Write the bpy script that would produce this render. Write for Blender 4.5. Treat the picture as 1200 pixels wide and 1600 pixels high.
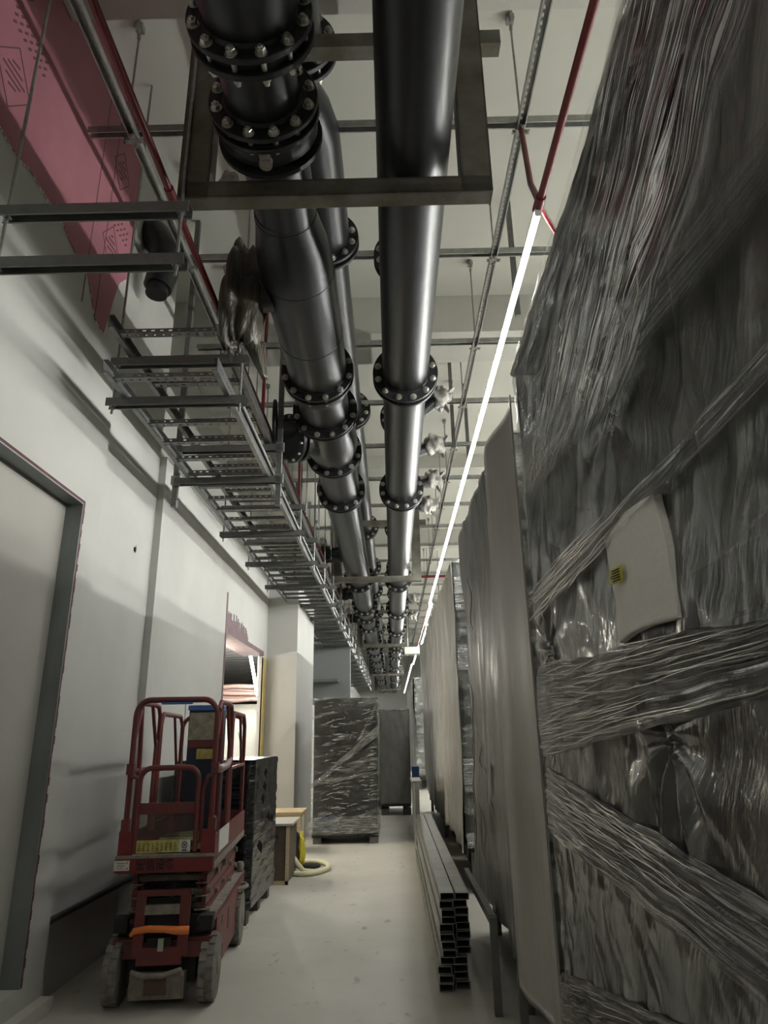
import bpy, math, random
from math import sin, cos, pi, radians as R
from mathutils import Vector, Matrix, noise
random.seed(7)
for o in list(bpy.data.objects): bpy.data.objects.remove(o)
S = bpy.context.scene; COL = S.collection
# ---------------------------------------------------------------- camera
CF, ROLL, PITCH, YAW = 1050.0, 0.018, 0.3219179, -0.0069548
CP = Vector((0, 0, 1.6))
_f = Vector((sin(YAW)*cos(PITCH), cos(YAW)*cos(PITCH), sin(PITCH)))
_r = Vector((cos(YAW), -sin(YAW), 0)); _u = _r.cross(_f)
CR = _r*cos(ROLL) - _u*sin(ROLL); CU = _r*sin(ROLL) + _u*cos(ROLL)
cam = bpy.data.objects.new('camera', bpy.data.cameras.new('camera')); COL.objects.link(cam)
cam.data.sensor_fit = 'VERTICAL'; cam.data.sensor_height = 36; cam.data.lens = 36*CF/1600
m3 = Matrix((CR, CU, -_f)).transposed()
cam.matrix_world = Matrix.Translation(CP) @ m3.to_4x4()
cam.data.clip_start = 0.05; cam.data.clip_end = 200
S.camera = cam
# ---------------------------------------------------------------- world, exposure
S.view_settings.view_transform = 'Standard'; S.view_settings.look = 'None'
S.view_settings.gamma = 1; S.view_settings.exposure = 2.0; S.view_settings.use_curve_mapping = False
w = bpy.data.worlds.new('World'); S.world = w; w.use_nodes = True
w.node_tree.nodes['Background'].inputs[0].default_value = (.8, .85, .85, 1)
w.node_tree.nodes['Background'].inputs[1].default_value = 0.02
E_TUBE = 24.0      # near batten tubes
E_FILL = 15.0      # fill tubes added behind the camera, out of view
E_AISLE = 78.0     # tubes over the next aisle
E_ROOM = 60.0      # tubes in the side room

def at(px, py, **k):
    "world point seen at a photo pixel on the plane x=, y= or z="
    a, v = list(k.items())[0]; i = 'xyz'.index(a)
    d = _f + CR*((px-600)/CF) + CU*((800-py)/CF)
    return CP + d*((v-CP[i])/d[i])
# ---------------------------------------------------------------- helpers
class MB:
    def __init__(s): s.v = []; s.f = []; s.sm = []; s.uv = {}
    def add(s, vs, fs, smooth=False):
        b = len(s.v); s.v += [tuple(v) for v in vs]
        for f in fs: s.f.append(tuple(b+i for i in f)); s.sm.append(smooth)
        return s
    def box(s, a, b, M=None):
        x0,y0,z0 = a; x1,y1,z1 = b
        vs = [Vector(p) for p in ((x0,y0,z0),(x1,y0,z0),(x1,y1,z0),(x0,y1,z0),(x0,y0,z1),(x1,y0,z1),(x1,y1,z1),(x0,y1,z1))]
        if M: vs = [M@v for v in vs]
        return s.add(vs, [(0,3,2,1),(4,5,6,7),(0,1,5,4),(1,2,6,5),(2,3,7,6),(3,0,4,7)])
    def beam(s, p, q, wd, ht, up=(0,0,1)):
        p = Vector(p); q = Vector(q); d = (q-p).normalized(); up = Vector(up)
        sd = d.cross(up).normalized(); up = sd.cross(d).normalized()
        vs = [c + sd*a*wd/2 + up*b*ht/2 for c in (p,q) for a,b in ((-1,-1),(1,-1),(1,1),(-1,1))]
        return s.add(vs, [(0,1,2,3),(7,6,5,4),(0,4,5,1),(1,5,6,2),(2,6,7,3),(3,7,4,0)])
    def lathe(s, p, d, prof, n=24, smooth=True):
        "prof: (t along d, radius)"
        p = Vector(p); d = Vector(d).normalized()
        a = d.cross(Vector((0,0,1)) if abs(d.z) < .9 else Vector((1,0,0))).normalized(); b = d.cross(a)
        vs = []; fs = []
        for t, r in prof:
            for i in range(n):
                th = 2*pi*i/n; vs.append(p + d*t + a*(r*cos(th)) + b*(r*sin(th)))
        for j in range(len(prof)-1):
            for i in range(n):
                k = (i+1) % n; fs.append((j*n+i, j*n+k, (j+1)*n+k, (j+1)*n+i))
        s.add(vs, fs, smooth)
        return s.add([vs[i] for i in range(n)] , [tuple(range(n-1,-1,-1))]).add([vs[(len(prof)-1)*n+i] for i in range(n)], [tuple(range(n))])
    def cyl(s, p, q, r, n=12, r2=None, smooth=True):
        p = Vector(p); q = Vector(q)
        return s.lathe(p, q-p, [(0, r), ((q-p).length, r if r2 is None else r2)], n, smooth)
    def tube(s, pts, r, n=8):
        pts = [Vector(p) for p in pts]; vs = []; fs = []
        prev = None
        for i, p in enumerate(pts):
            d = (pts[min(i+1, len(pts)-1)] - pts[max(i-1, 0)]).normalized()
            if prev is None: a = d.cross(Vector((0,0,1)) if abs(d.z) < .9 else Vector((1,0,0))).normalized()
            else: a = (prev - d*prev.dot(d)).normalized()
            prev = a; b = d.cross(a); rr = r[i] if isinstance(r, (list, tuple)) else r
            for k in range(n): vs.append(p + a*(rr*cos(2*pi*k/n)) + b*(rr*sin(2*pi*k/n)))
        for j in range(len(pts)-1):
            for k in range(n):
                l = (k+1) % n; fs.append((j*n+k, j*n+l, (j+1)*n+l, (j+1)*n+k))
        s.add(vs, fs, True)
        e = (len(pts)-1)*n
        return s.add(vs[:n], [tuple(range(n-1,-1,-1))]).add(vs[e:], [tuple(range(n))])
    def grid(s, fn, nu, nv, thick=None):
        "fn(u,v)->point; optional thickness gives a closed shell"
        P = [[Vector(fn(i/nu, j/nv)) for i in range(nu+1)] for j in range(nv+1)]
        vs = [p for row in P for p in row]; W = nu+1; b = len(s.v)
        fs = [(j*W+i, j*W+i+1, (j+1)*W+i+1, (j+1)*W+i) for j in range(nv) for i in range(nu)]
        for j in range(nv+1):
            for i in range(nu+1): s.uv[b+j*W+i] = (i/nu, j/nv)
        s.add(vs, fs, True)
        if thick:
            t = Vector(thick); N = len(vs); b2 = len(s.v)
            for i in range(N): s.uv[b2+i] = s.uv[b+i]
            s.add([v+t for v in vs], [tuple(reversed(f)) for f in fs], True)
            rim = [i for i in range(W)] + [j*W+nu for j in range(1, nv+1)] + [nv*W+i for i in range(nu-1, -1, -1)] + [j*W for j in range(nv-1, 0, -1)]
            for a_, c_ in zip(rim, rim[1:]+rim[:1]):
                s.f.append((b+c_, b+a_, b2+a_, b2+c_)); s.sm.append(False)
        return s
    def chan(s, p, q, wd, ht, open_dir, t=.003, lip=0):
        "U channel from p to q, back plate opposite to open_dir"
        p = Vector(p); q = Vector(q); o = Vector(open_dir).normalized(); d = (q-p).normalized(); sd = d.cross(o).normalized()
        s.beam(p - o*(ht/2), q - o*(ht/2), wd, t, o)
        for k in (-1, 1):
            s.beam(p + sd*k*(wd/2-t/2), q + sd*k*(wd/2-t/2), t, ht, o)
            if lip: s.beam(p + sd*k*(wd/2-lip/2) + o*ht/2, q + sd*k*(wd/2-lip/2) + o*ht/2, lip, t, o)
        return s
    def build(s, name, mat, parent=None, world=True, origin=None, bevel=0):
        off = Vector(origin) if origin else Vector((0,0,0))
        if parent is not None and world:
            r = parent
            while r.parent: r = r.parent
            off = r.location
        me = bpy.data.meshes.new(name)
        me.from_pydata([Vector(v)-off for v in s.v], [], s.f)
        me.polygons.foreach_set('use_smooth', s.sm)
        if s.uv:
            ul = me.uv_layers.new(name='UVMap')
            for l in me.loops: ul.data[l.index].uv = s.uv.get(l.vertex_index, (0,0))
        me.update()
        ob = bpy.data.objects.new(name, me); COL.objects.link(ob)
        me.materials.append(mat)
        if parent is not None: ob.parent = parent
        elif origin: ob.location = off
        if bevel:
            b = ob.modifiers.new('bevel', 'BEVEL'); b.width = bevel; b.segments = 2; b.limit_method = 'ANGLE'
        return ob
def tag(o, label, cat, group=None, kind=None):
    if label: o['label'] = label
    if cat: o['category'] = cat
    if group: o['group'] = group
    if kind: o['kind'] = kind
    return o
def thing(name, label, cat, loc, rz=0, group=None):
    o = bpy.data.objects.new(name, None); COL.objects.link(o); o.location = loc; o.rotation_euler = (0,0,rz)
    o.empty_display_size = .1
    return tag(o, label, cat, group)
def struct(o):
    o['kind'] = 'structure'; return o
def kids(o): return [c for c in bpy.data.objects if c.parent == o]
def dup(o, loc=None, parent=None):
    c = o.copy(); COL.objects.link(c)
    if parent is not None: c.parent = parent
    if loc is not None: c.location = loc
    for k in kids(o): dup(k, None, c)
    return c
ORD = 'nearest second third fourth fifth sixth seventh eighth ninth tenth eleventh twelfth thirteenth fourteenth fifteenth sixteenth seventeenth eighteenth nineteenth twentieth'.split()
def nth(i):
    if i < 20: return ORD[i] + ('' if i == 0 else ' nearest')
    return ['twenty-first','twenty-second','twenty-third','twenty-fourth','twenty-fifth','twenty-sixth','twenty-seventh','twenty-eighth','twenty-ninth','thirtieth'][i-20] + ' nearest'
# ---------------------------------------------------------------- materials
def mat(name, col, rough=.6, metal=0, bump=0, bscale=30, var=0, vscale=3, spec=.5, vcol=None, stretch=None):
    m = bpy.data.materials.new(name); m.use_nodes = True; nt = m.node_tree; b = nt.nodes['Principled BSDF']
    b.inputs['Base Color'].default_value = (*col, 1); b.inputs['Roughness'].default_value = rough
    b.inputs['Metallic'].default_value = metal; b.inputs['Specular IOR Level'].default_value = spec
    tc = nt.nodes.new('ShaderNodeTexCoord'); src = tc.outputs['Object']
    if stretch:
        mp = nt.nodes.new('ShaderNodeMapping'); mp.inputs['Scale'].default_value = stretch
        nt.links.new(src, mp.inputs[0]); src = mp.outputs[0]
    if var:
        n = nt.nodes.new('ShaderNodeTexNoise'); n.inputs['Scale'].default_value = vscale; n.inputs['Detail'].default_value = 6
        n.inputs['Roughness'].default_value = .6
        nt.links.new(src, n.inputs['Vector'])
        r = nt.nodes.new('ShaderNodeValToRGB'); r.color_ramp.elements[0].position = .35; r.color_ramp.elements[1].position = .68
        c2 = vcol or tuple(c*(1-var) for c in col)
        r.color_ramp.elements[0].color = (*c2, 1); r.color_ramp.elements[1].color = (*col, 1)
        nt.links.new(n.outputs['Fac'], r.inputs[0]); nt.links.new(r.outputs[0], b.inputs['Base Color'])
    if bump:
        n = nt.nodes.new('ShaderNodeTexNoise'); n.inputs['Scale'].default_value = bscale; n.inputs['Detail'].default_value = 4
        nt.links.new(src, n.inputs['Vector'])
        bp = nt.nodes.new('ShaderNodeBump'); bp.inputs['Strength'].default_value = bump; bp.inputs['Distance'].default_value = .02
        nt.links.new(n.outputs['Fac'], bp.inputs['Height']); nt.links.new(bp.outputs[0], b.inputs['Normal'])
    return m
def emis(name, col, st):
    m = bpy.data.materials.new(name); m.use_nodes = True; nt = m.node_tree; nt.nodes.clear()
    e = nt.nodes.new('ShaderNodeEmission'); e.inputs[0].default_value = (*col, 1); e.inputs[1].default_value = st
    o = nt.nodes.new('ShaderNodeOutputMaterial'); nt.links.new(e.outputs[0], o.inputs[0]); return m
def slotted(name, col, axis, pitch=.05, duty=.5, width=.007, rough=.4, metal=.8, across=None, across2=None):
    "galvanised steel with real oblong holes along the given local axis"
    m = mat(name, col, rough, metal, var=.3, vscale=12); nt = m.node_tree; b = nt.nodes['Principled BSDF']
    out = nt.nodes['Material Output']; tc = nt.nodes.new('ShaderNodeTexCoord'); sp = nt.nodes.new('ShaderNodeSeparateXYZ')
    nt.links.new(tc.outputs['Object'], sp.inputs[0])
    def math_(op, a, bb=None, c=None):
        n = nt.nodes.new('ShaderNodeMath'); n.operation = op
        for i, x in enumerate((a, bb, c)):
            if x is None: continue
            if isinstance(x, (int, float)): n.inputs[i].default_value = x
            else: nt.links.new(x, n.inputs[i])
        return n.outputs[0]
    u = sp.outputs['XYZ'.index(axis)]; v = sp.outputs['XYZ'.index(across)]
    fr = math_('FRACT', math_('ADD', math_('DIVIDE', u, pitch), 1000.0))
    inn = math_('LESS_THAN', math_('ABSOLUTE', v), width)
    if across2: inn = math_('MAXIMUM', inn, math_('LESS_THAN', math_('ABSOLUTE', sp.outputs['XYZ'.index(across2)]), width*.6))
    hole = math_('MULTIPLY', math_('LESS_THAN', fr, duty), inn)
    tr = nt.nodes.new('ShaderNodeBsdfTransparent'); mx = nt.nodes.new('ShaderNodeMixShader')
    nt.links.new(hole, mx.inputs[0]); nt.links.new(b.outputs[0], mx.inputs[1]); nt.links.new(tr.outputs[0], mx.inputs[2])
    nt.links.new(mx.outputs[0], out.inputs[0]); return m
def film(name, tint=(.75,.76,.72), lo=.10, hi=.7, uv=False, stretch=(3,3,3), rot=(0,0,0), bump=.6, rough=.16, detail=5, ior=1.22, fmin=.42, fmax=.78, fade=0):
    "clear stretch film: transparent, milky and glossy where it bunches"
    m = bpy.data.materials.new(name); m.use_nodes = True; nt = m.node_tree; nt.nodes.clear(); N = nt.nodes.new; L = nt.links.new
    tc = N('ShaderNodeTexCoord'); mp = N('ShaderNodeMapping'); mp.inputs['Scale'].default_value = stretch; mp.inputs['Rotation'].default_value = rot
    if not uv and any(rot):
        m0 = N('ShaderNodeMapping'); m0.inputs['Rotation'].default_value = rot; mp.inputs['Rotation'].default_value = (0,0,0)
        L(tc.outputs['Object'], m0.inputs[0]); L(m0.outputs[0], mp.inputs[0])
    else: L(tc.outputs['UV' if uv else 'Object'], mp.inputs[0])
    n = N('ShaderNodeTexNoise'); n.inputs['Scale'].default_value = 1; n.inputs['Detail'].default_value = detail; n.inputs['Roughness'].default_value = .6
    n.inputs['Distortion'].default_value = .4
    L(mp.outputs[0], n.inputs['Vector'])
    mr = N('ShaderNodeMapRange'); mr.inputs['From Min'].default_value = fmin; mr.inputs['From Max'].default_value = fmax
    mr.inputs['To Min'].default_value = lo; mr.inputs['To Max'].default_value = hi
    L(n.outputs['Fac'], mr.inputs['Value'])
    p = N('ShaderNodeBsdfPrincipled'); p.inputs['Base Color'].default_value = (*tint, 1); p.inputs['Roughness'].default_value = rough
    p.inputs['Specular IOR Level'].default_value = .5
    bp = N('ShaderNodeBump'); bp.inputs['Strength'].default_value = bump; bp.inputs['Distance'].default_value = .02
    L(n.outputs['Fac'], bp.inputs['Height']); L(bp.outputs[0], p.inputs['Normal'])
    g = N('ShaderNodeBsdfGlossy'); g.inputs['Roughness'].default_value = rough; L(bp.outputs[0], g.inputs['Normal'])
    lw = N('ShaderNodeFresnel'); lw.inputs['IOR'].default_value = ior; L(bp.outputs[0], lw.inputs['Normal'])
    t = N('ShaderNodeBsdfTransparent'); t.inputs[0].default_value = (.93,.93,.92,1)
    m1 = N('ShaderNodeMixShader'); L(mr.outputs[0], m1.inputs[0]); L(t.outputs[0], m1.inputs[1]); L(p.outputs[0], m1.inputs[2])
    m2 = N('ShaderNodeMixShader'); L(lw.outputs[0], m2.inputs[0]); L(m1.outputs[0], m2.inputs[1]); L(g.outputs[0], m2.inputs[2])
    last = m2.outputs[0]
    if fade:
        sp = N('ShaderNodeSeparateXYZ'); L(tc.outputs['UV'], sp.inputs[0])
        def mm(op, a, b=None):
            q = N('ShaderNodeMath'); q.operation = op
            for i, x in enumerate((a, b)):
                if x is None: continue
                if isinstance(x, (int, float)): q.inputs[i].default_value = x
                else: L(x, q.inputs[i])
            return q.outputs[0]
        v = sp.outputs['Y']; uu = sp.outputs['X']; k = mm('MULTIPLY', mm('MINIMUM', mm('MULTIPLY', mm('MULTIPLY', v, mm('SUBTRACT', 1.0, v)), fade), 1.0), mm('MINIMUM', mm('MULTIPLY', uu, 4.0), 1.0))
        t2 = N('ShaderNodeBsdfTransparent'); m3_ = N('ShaderNodeMixShader'); L(k, m3_.inputs[0]); L(t2.outputs[0], m3_.inputs[1]); L(last, m3_.inputs[2]); last = m3_.outputs[0]
    o = N('ShaderNodeOutputMaterial'); L(last, o.inputs[0]); return m

M_WALL = mat('painted_plaster', (.52,.52,.49), .75, var=.1, vscale=1.2, bump=.03, bscale=60)
M_CEIL = mat('ceiling_paint', (.66,.66,.60), .8, var=.06, vscale=1)
M_BEAM = mat('beam_paint', (.60,.60,.55), .8, var=.06)
M_FLOOR = mat('concrete', (.58,.56,.495), .45, var=.22, vscale=1.3, bump=.08, bscale=8, vcol=(.50,.48,.42))
def floor_marks():
    nt = M_FLOOR.node_tree; b = nt.nodes['Principled BSDF']; src = b.inputs['Base Color'].links[0].from_socket
    tc = nt.nodes.new('ShaderNodeTexCoord'); mp = nt.nodes.new('ShaderNodeMapping'); mp.inputs['Scale'].default_value = (1.6,.9,1); nt.links.new(tc.outputs['Object'], mp.inputs[0])
    n = nt.nodes.new('ShaderNodeTexNoise'); n.inputs['Scale'].default_value = 5; n.inputs['Detail'].default_value = 5; nt.links.new(mp.outputs[0], n.inputs['Vector'])
    r = nt.nodes.new('ShaderNodeValToRGB'); r.color_ramp.elements[0].position = .64; r.color_ramp.elements[1].position = .72
    r.color_ramp.elements[0].color = (1,1,1,1); r.color_ramp.elements[1].color = (.62,.60,.56,1); nt.links.new(n.outputs['Fac'], r.inputs[0])
    m = nt.nodes.new('ShaderNodeMix'); m.data_type = 'RGBA'; m.blend_type = 'MULTIPLY'; m.inputs[0].default_value = 1
    nt.links.new(src, m.inputs[6]); nt.links.new(r.outputs[0], m.inputs[7]); nt.links.new(m.outputs[2], b.inputs['Base Color'])
floor_marks()
M_PINK = mat('pink_board', (.40,.155,.19), .8, var=.15, vscale=2)
M_INK = mat('stamp_ink', (.12,.05,.06), .8)
M_TEAR = mat('torn_paper', (.70,.66,.60), .9)
M_BLACK = mat('black_pipe_paint', (.013,.014,.0145), .34, .0, bump=.05, bscale=14, var=.35, vscale=9, spec=.5)
M_FLANGE = mat('black_flange', (.012,.012,.013), .5, .2, bump=.1, bscale=60)
M_BOLT = mat('zinc_bolt', (.62,.61,.55), .32, .85, var=.3, vscale=60)
M_FRAME = mat('raw_steel', (.20,.20,.175), .5, .6, var=.4, vscale=5, vcol=(.12,.105,.075))
M_GALV = mat('galvanised_steel', (.38,.39,.37), .38, .8, var=.25, vscale=25)
M_GALVD = mat('grey_strut', (.20,.205,.195), .5, .6, var=.2, vscale=20)
M_SLOTX = slotted('slotted_strut_across', (.50,.51,.49), 'X', .05, .55, .0065, across='Y')
M_SLOTY = slotted('slotted_strut_along', (.50,.51,.49), 'Y', .05, .55, .0065, across='X')
M_RUNG = slotted('perforated_rung', (.24,.245,.235), 'X', .062, .42, .010, across='Y', across2='Z')
M_RAIL = slotted('perforated_rail', (.27,.275,.265), 'Y', .06, .35, .009, across='Z')
M_RED = mat('red_pipe_paint', (.17,.012,.016), .35, 0, var=.2, vscale=8)
M_LIFT = mat('dusty_red_paint', (.20,.032,.032), .55, .1, var=.5, vscale=9, vcol=(.12,.045,.04), bump=.1)
M_LIFTB = mat('bright_red_band', (.21,.024,.026), .5, .0, var=.2, vscale=9)
M_DUST = mat('dusty_metal', (.33,.30,.25), .8, .2, var=.4, vscale=15, bump=.2)
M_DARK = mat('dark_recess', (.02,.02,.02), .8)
M_TYRE = mat('dusty_grey_tyre', (.25,.235,.205), .9, var=.35, vscale=14, bump=.3)
M_YEL = mat('yellow_label', (.62,.55,.16), .6, var=.4, vscale=25)
M_WHITE = mat('white_label', (.72,.71,.66), .6, var=.15, vscale=30)
M_ORANGE = mat('orange_strap', (.80,.22,.05), .55, bump=.2)
M_NAVY = mat('navy_paint', (.02,.03,.055), .5, var=.3)
M_BLUE = mat('blue_paint', (.05,.14,.38), .5)
M_BLKFILM = mat('black_stretch_film', (.009,.009,.010), .2, 0, bump=.55, bscale=1, stretch=(5,5,45), spec=.6)
M_WOOD = mat('pale_plywood', (.52,.42,.26), .7, var=.2, vscale=5, stretch=(1,1,6))
M_DWOOD = mat('brown_plywood', (.10,.075,.055), .6, var=.3, vscale=6)
M_BAG = mat('yellow_plastic', (.72,.62,.05), .35, bump=.5, bscale=20)
M_FOAMY = mat('cream_foam', (.75,.72,.50), .8, bump=.2)
M_FOAM = mat('white_foam_sheet', (.82,.81,.75), .85, bump=.25, bscale=160, var=.05, vscale=60)
M_CAB = mat('cabinet_dark', (.085,.088,.085), .7, var=.25, vscale=1.4)
M_CABL = mat('milky_sheet_inner', (.34,.335,.31), .7, var=.4, vscale=1.0, stretch=(1,4,.4), vcol=(.17,.17,.16), bump=.2, bscale=2, spec=.2)
M_SHEET = mat('milky_plastic_sheet', (.36,.345,.31), .42, bump=.25, bscale=2, var=.12, vscale=1.5, stretch=(1,5,.6), spec=.4)
M_SHEETD = mat('grey_plastic_sheet', (.20,.195,.18), .28, bump=.8, bscale=2.2, var=.4, vscale=1.6, stretch=(1,6,.8), spec=.6)
M_GREEN = mat('dark_green_grey_cover', (.055,.065,.06), .35, bump=.7, bscale=2.5, stretch=(1,1,.5), var=.3, vscale=2)
M_CLOTH = mat('bagged_wrap', (.11,.10,.075), .38, bump=1.0, bscale=9, var=.6, vscale=5, stretch=(4,4,.7), spec=.45)
M_CLOTHW = mat('pale_wrap', (.50,.48,.44), .35, bump=.9, bscale=14, var=.5, vscale=9, spec=.7)
M_FOAMEDGE = mat('yellow_insulation_foam', (.66,.52,.22), .9, bump=.6, bscale=25)
M_TUBE = emis('white_tube', (.97,.98,.95), E_TUBE)
M_TUBE_FILL = emis('white_tube_fill', (1,.98,.92), E_FILL)
M_TUBEA = emis('white_tube_aisle', (.98,.98,.93), E_AISLE)
M_TUBER = emis('warm_tube', (1,.92,.78), E_ROOM)
M_HOUS = mat('white_enamel', (.75,.75,.74), .4)

# ================================================================ SETTING
CZ = 7.1
XL = -2.25
def box_struct(name, a, b, m):
    return struct(MB().box(a, b).build(name, m))
box_struct('floor', (-8,-5,-.2), (7,50.2,0), M_FLOOR)
box_struct('ceiling', (-8,-5,CZ), (7,50.2,CZ+.2), M_CEIL)
D1a, D1b, D1z0, D1z1 = 2.35, 4.66, .21, 3.27
# left wall, near stretch around door 1
o = MB()
for a, b in (((-2.6,-5,0),(XL,D1a,CZ)), ((-2.6,D1a,D1z1),(XL,D1b,CZ)), ((-2.6,D1a,0),(XL,D1b,D1z0)), ((-2.6,D1b,0),(XL,4.95,CZ))): o.box(a, b)
struct(o.build('wall_left', M_WALL))
o = MB()
D2a, D2b, D2z = 9.2, 12.0, 2.98
for a, b in (((-2.6,4.95,0),(-2.32,6.32,CZ)), ((-2.6,6.32,0),(XL,D2a,4.35)), ((-2.6,D2a,D2z),(XL,D2b,4.35)), ((-2.33,D2b,0),(XL,12.3,4.35)),
             ((-2.33,12.3,0),(-1.70,14.9,4.35)), ((-2.33,14.9,0),(XL,50,4.35))): o.box(a, b)
struct(o.build('wall_left', M_WALL))
# high set-back wall over the left partition and soffit slabs
box_struct('wall_left', (-3.3,4.95,4.35), (-3.1,50,CZ), M_WALL)
box_struct('wall_right', (6.8,-5,0), (7,50.2,CZ), M_WALL)
box_struct('wall_back', (-8,-5,0), (7,-4.8,CZ), M_WALL)
box_struct('wall_front', (-8,50,0), (7,50.2,CZ), mat('far_wall', (.50,.51,.48), .8))
for k, (y, z, dp) in enumerate(((3.45,6.62,.0), (7.53,6.55,.75), (12.81,6.80,.6), (18.1,6.7,.6), (23.2,6.7,.6), (28.4,6.7,.6), (33.6,6.7,.6), (39,6.7,.6), (45,6.7,.6))):
    if k == 0: box_struct('trim_%d' % (k+2), (-2.24,2.3,6.6), (6.8,3.5,CZ), M_BEAM)
    else: box_struct('trim_%d' % (k+2), (-3.1,y,z), (6.8,y+dp,CZ), M_BEAM)
# ledge at the wall foot
box_struct('baseboard_left', (XL,-2,0), (-2.17,4.95,.085), mat('pale_concrete_curb', (.60,.58,.52), .8, var=.1))
# door 1: steel jamb liner and blank board behind it
o = struct(MB().box((-2.50,D1a,D1z0), (-2.37,D1b,D1z1)).build('door_1', mat('grey_board', (.40,.39,.35), .8, var=.08, vscale=1.5)))
M_JAMB = mat('galvanised_jamb', (.27,.29,.29), .5, .5, var=.25, vscale=4, stretch=(1,1,.3))
j = MB().box((-2.37,D1b-.012,D1z0), (XL+.004,D1b,D1z1)).box((-2.37,D1a,D1z1-.012), (XL+.004,D1b-.012,D1z1))
o2 = j.build('door_frame', M_JAMB, o)
e = MB()
def ragged(fn, n, rng, seed):
    random.seed(seed); return [fn(i/n, random.uniform(*rng)) for i in range(n+1)]
for seg in range(60):
    z0 = D1z0 + (D1z1-D1z0)*seg/60; z1 = D1z0 + (D1z1-D1z0)*(seg+1)/60
    e.box((XL-.01,D1b-.002,z0), (XL+.005,D1b+random.uniform(.012,.03),z1))
e.box((XL-.01,D1a,D1z1-.002), (XL+.005,D1b+.02,D1z1+.018))
e.build('door_seam', mat('dark_red_primer', (.13,.045,.045), .8, var=.3, vscale=8), o)
# door 2: opening to the lit side room
M_DRAB = mat('mauve_primer', (.22,.15,.16), .8, var=.3, vscale=10)
o = MB().box((-2.6,D2a-.06,0), (XL+.006,D2a+.004,D2z+.55)).box((-2.605,D2a,D2z-.004), (XL+.006,D2b,D2z+.07))
random.seed(3)
for k in range(26):
    y = D2a+k*.055; o.box((XL-.01,y,D2z+.06), (XL+.004,y+.056,D2z+.30+random.uniform(-.07,.07)-k*.004))
for k in range(10):
    y = D2a-.06-.0*k
door2 = struct(o.build('door_2', M_DRAB))
o = MB().grid(lambda u, v: (XL+.005+.0*u, 12.0+.29*(1-u)*(1+.12*noise.noise(Vector((v*14,0,3)))), .0+v*2.95), 4, 60, (-.03,0,0))
o.build('door_seal', M_FOAMEDGE, door2)
# side room
box_struct('wall_side_room', (-7.2,2.3,0), (-7,40,3.8), M_WALL)
box_struct('wall_side_room', (-7.2,2.2,0), (-2.6,2.3,3.8), M_WALL)
box_struct('wall_side_room', (-7.2,16,0), (-2.6,16.1,2.35), M_WALL)
box_struct('wall_side_room', (-7.2,40,0), (-2.6,40.1,3.8), M_WALL)
o = MB().box((-7.2,2.2,3.78), (-2.6,40.1,3.9))
for k in range(60): o.box((-7.0,3+k*.6,3.72), (-2.6,3.12+k*.6,3.78))
struct(o.build('ceiling', mat('ribbed_deck', (.33,.33,.32), .5, .3)))

# ---------------------------------------------------------------- pink board
low = [(-40,130),(0,200),(14,226),(30,250),(44,262),(60,290),(78,318),(95,345),(112,385),(130,420),(138,440),(133,468),(148,500),(160,522),(168,500),(176,470),(186,442),(197,436),(204,418)]
pts = [at(x, y, x=XL) for x, y in low]
pts = [(p.y, p.z) for p in pts]
pts = [(-1.0, 5.0), (1.5, 5.05)] + [p for p in pts if p[0] > 1.6]
pb = thing('plasterboard', 'mauve pink plasterboard strip with a torn lower edge high on the left wall', 'plasterboard', (XL,3,5))
o = MB(); vs = []
n = len(pts)
yy = [p[0] for p in pts]; 
vs = [(XL+.006, a, b) for a, b in pts] + [(XL+.006, min(a+ (0 if i else 0), 4.94), CZ-.002) for i, (a, b) in enumerate(pts)]
fs = []
# monotone fan: keep only increasing y for the strip
mono = [pts[0]]
for p in pts[1:]:
    if p[0] > mono[-1][0]+.002: mono.append(p)
mono.append((4.94, at(206, 400, x=XL).z))
N = len(mono)
vs = [(XL+.006, a, b) for a, b in mono] + [(XL+.006, a, CZ-.002) for a, b in mono] + [(XL, a, b) for a, b in mono]
fs = [(i, i+1, N+i+1, N+i) for i in range(N-1)] + [(i+1, i, 2*N+i, 2*N+i+1) for i in range(N-1)]
o.add(vs, fs)
o.build('board', M_PINK, pb)
o = MB(); random.seed(5)
for (a, b), (c, d) in zip(mono[1:], mono[2:]):
    for k in range(5):
        t0 = k/5; t1 = (k+1)/5; h = random.uniform(.006,.05)
        o.add([(XL+.008, a+(c-a)*t0, b+(d-b)*t0), (XL+.008, a+(c-a)*t1, b+(d-b)*t1), (XL+.012, a+(c-a)*(t0+t1)/2, b+(d-b)*(t0+t1)/2-h)], [(0,1,2)])
o.build('torn_edge', M_TEAR, pb, )
o = MB()
def decal_line(o, a, b, wd=.008):
    o.beam((XL+.0075,)+a, (XL+.0075,)+b, wd, .002, (1,0,0))
for (px, py, s) in ((20,120,.24), (190,268,.2), (172,385,.2), (205,180,.16), (30,-40,.2)):
    c = at(px, py, x=XL); y, z = c.y, c.z
    q = [(y-s*.8,z),(y,z+s),(y+s*.8,z),(y,z-s)]
    for a_, b_ in zip(q, q[1:]+q[:1]): decal_line(o, a_, b_)
    for k in range(-2,3): decal_line(o, (y-s*.5+abs(k)*.04, z+k*.045), (y+s*.5-abs(k)*.04, z+k*.045+.02), .014)
    o.build('printed_stamp', M_INK, pb); o = MB()
for (px, py) in ((50,60),(185,345),(205,110)):
    c = at(px, py, x=XL)
    for r_ in range(3):
        for k in range(7): decal_line(o, (c.y-.2+k*.06, c.z-r_*.06), (c.y-.17+k*.06, c.z-r_*.06+.03), .016)
    o.build('printed_text', M_INK, pb); o = MB()
o = MB()
for px in (137, 160): 
    c = at(px, 400, x=XL); o.box((XL+.005,c.y-.004,4.7), (XL+.008,c.y+.004,6.9))
o.build('board_joint', M_INK, pb)
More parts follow.
